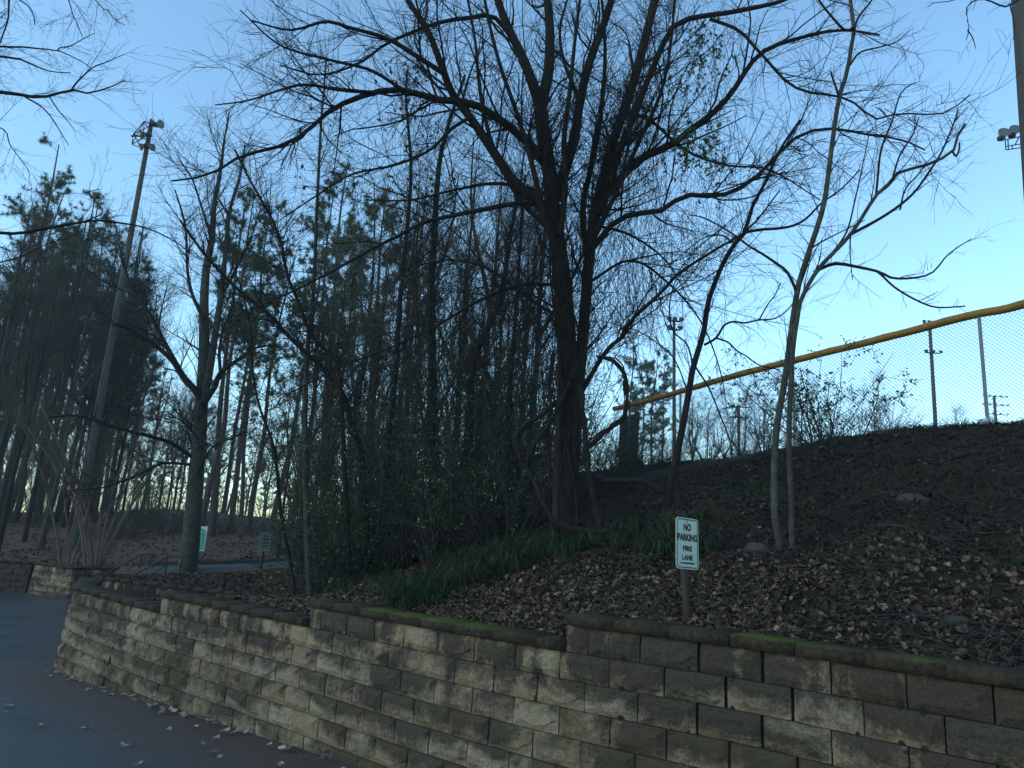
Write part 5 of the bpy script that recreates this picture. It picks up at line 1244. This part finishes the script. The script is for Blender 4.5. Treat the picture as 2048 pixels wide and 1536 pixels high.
# liriope clumps
def blades(mb, cx, cy, n, L, r, spread=1.0, w=.0045):
    z = gpt(cx, cy)[2]; a = r.uniform(0, 6.28, n); ln = L * r.uniform(.6, 1.15, n); out = r.uniform(.45, 1.15, n) * spread
    b = np.stack([cx + np.cos(a) * .04, cy + np.sin(a) * .04, np.full(n, z)], -1); h = np.stack([np.cos(a), np.sin(a), 0 * a], -1); sd = np.stack([-np.sin(a), np.cos(a), 0 * a], -1) * w
    pts = [b, b + h * (ln * out * .22)[:, None] + [0, 0, 1] * (ln * .48)[:, None], b + h * (ln * out * .58)[:, None] + [0, 0, 1] * (ln * .66)[:, None], b + h * (ln * out * .98)[:, None] + [0, 0, 1] * (ln * (.62 - .5 * out))[:, None]]
    V = np.stack([pts[0] - sd, pts[0] + sd, pts[1] - sd, pts[1] + sd, pts[2] - sd * .8, pts[2] + sd * .8, pts[3]], 1); k = (np.arange(n) * 7)[:, None]
    mb.add(V.reshape(-1, 3), q=np.concatenate([k + [0, 1, 3, 2], k + [2, 3, 5, 4]], 1).reshape(-1, 4), t=(k + [4, 5, 6]).reshape(-1, 3))
gr_ = MB(); rg = np.random.default_rng(91)
def gzone(n, x0, x1, y0, y1, Y0, Y1, L, nb=70, w=.0045):
    for _ in range(n):
        u, v = rg.random(2); p = at(x0 + (x1 - x0) * u, y0 + (y1 - y0) * v, Y0 + (Y1 - Y0) * (1 - v))
        if inside(np.array([p[0]]), np.array([p[1]]), .45)[0] and vnoise(p[0], p[1], .7, 41) > -.16: blades(gr_, p[0], p[1], int(nb * rg.uniform(.35, 1.1)), L * rg.uniform(.5, 1.2), rg, rg.uniform(.9, 1.3), w * rg.uniform(.7, 1.1))
gzone(60, 770, 930, 1140, 1205, 7.4, 9.0, .30); gzone(70, 880, 1060, 1085, 1170, 8.2, 10.2, .32); gzone(46, 1000, 1130, 1050, 1130, 8.4, 10.4, .34); gzone(14, 1120, 1180, 1105, 1135, 8.0, 8.6, .26)
gzone(20, 1230, 1330, 1065, 1120, 7.6, 8.8, .26); gzone(22, 1290, 1430, 1090, 1150, 6.9, 7.8, .27); gzone(20, 1350, 1560, 950, 1015, 8.6, 10.4, .24, 50); gzone(24, 640, 800, 1130, 1190, 9.5, 12, .3)
for _ in range(150):
    x = rg.uniform(2.0, 4.2); y = 6.1 - .76 * x + rg.uniform(-.1, .55)
    if inside(np.array([x]), np.array([y]), .33)[0]: blades(gr_, x, y, 26, .07, rg, 1.2, .0022)
for _ in range(110):
    s = rg.uniform(0, FENCE.L); p = FENCE.at(s) + rg.normal(size=2) * .25 - [.15, .2]; blades(gr_, p[0], p[1], 12, rg.uniform(.08, .28), rg, .7, .005)
tag(gr_.obj('liriope_grass', M['grass']), 'dark green strappy grass clumps growing over the bank', 'grass', kind='stuff')
# white litter high on the bank
lt = MB(); P = at(1972, 890, 11.2); g = gpt(P[0], P[1])
for i in range(9): 
    c = g + np.array([rng.normal() * .08, rng.normal() * .05, .04 + .03 * rng.random()]); v = c + rng.normal(size=(4, 3)) * .05; lt.add(v, [(0, 1, 2, 3)])
tag(lt.obj('litter_scrap', m_white), 'crumpled white scrap of litter near the top of the bank', 'litter')
# ------------------------------------------------------------------ thin morning air
HAZE = 0.0008
if HAZE:
    hz = box(MB(), (0, 20, 20), (500, 420, 44.5)).obj('haze', None)
    mt = bpy.data.materials.new('thin_haze'); mt.use_nodes = True; nt = mt.node_tree; nt.nodes.remove(nt.nodes['Principled BSDF']); pv = nt.nodes.new('ShaderNodeVolumePrincipled')
    pv.inputs['Color'].default_value = (.85, .92, 1, 1); pv.inputs['Density'].default_value = HAZE; nt.links.new(pv.outputs[0], nt.nodes['Material Output'].inputs['Volume']); hz.data.materials.append(mt)
    tag(hz, 'thin cool haze in the air', 'haze', kind='stuff')
scene.cycles.volume_bounces = 0
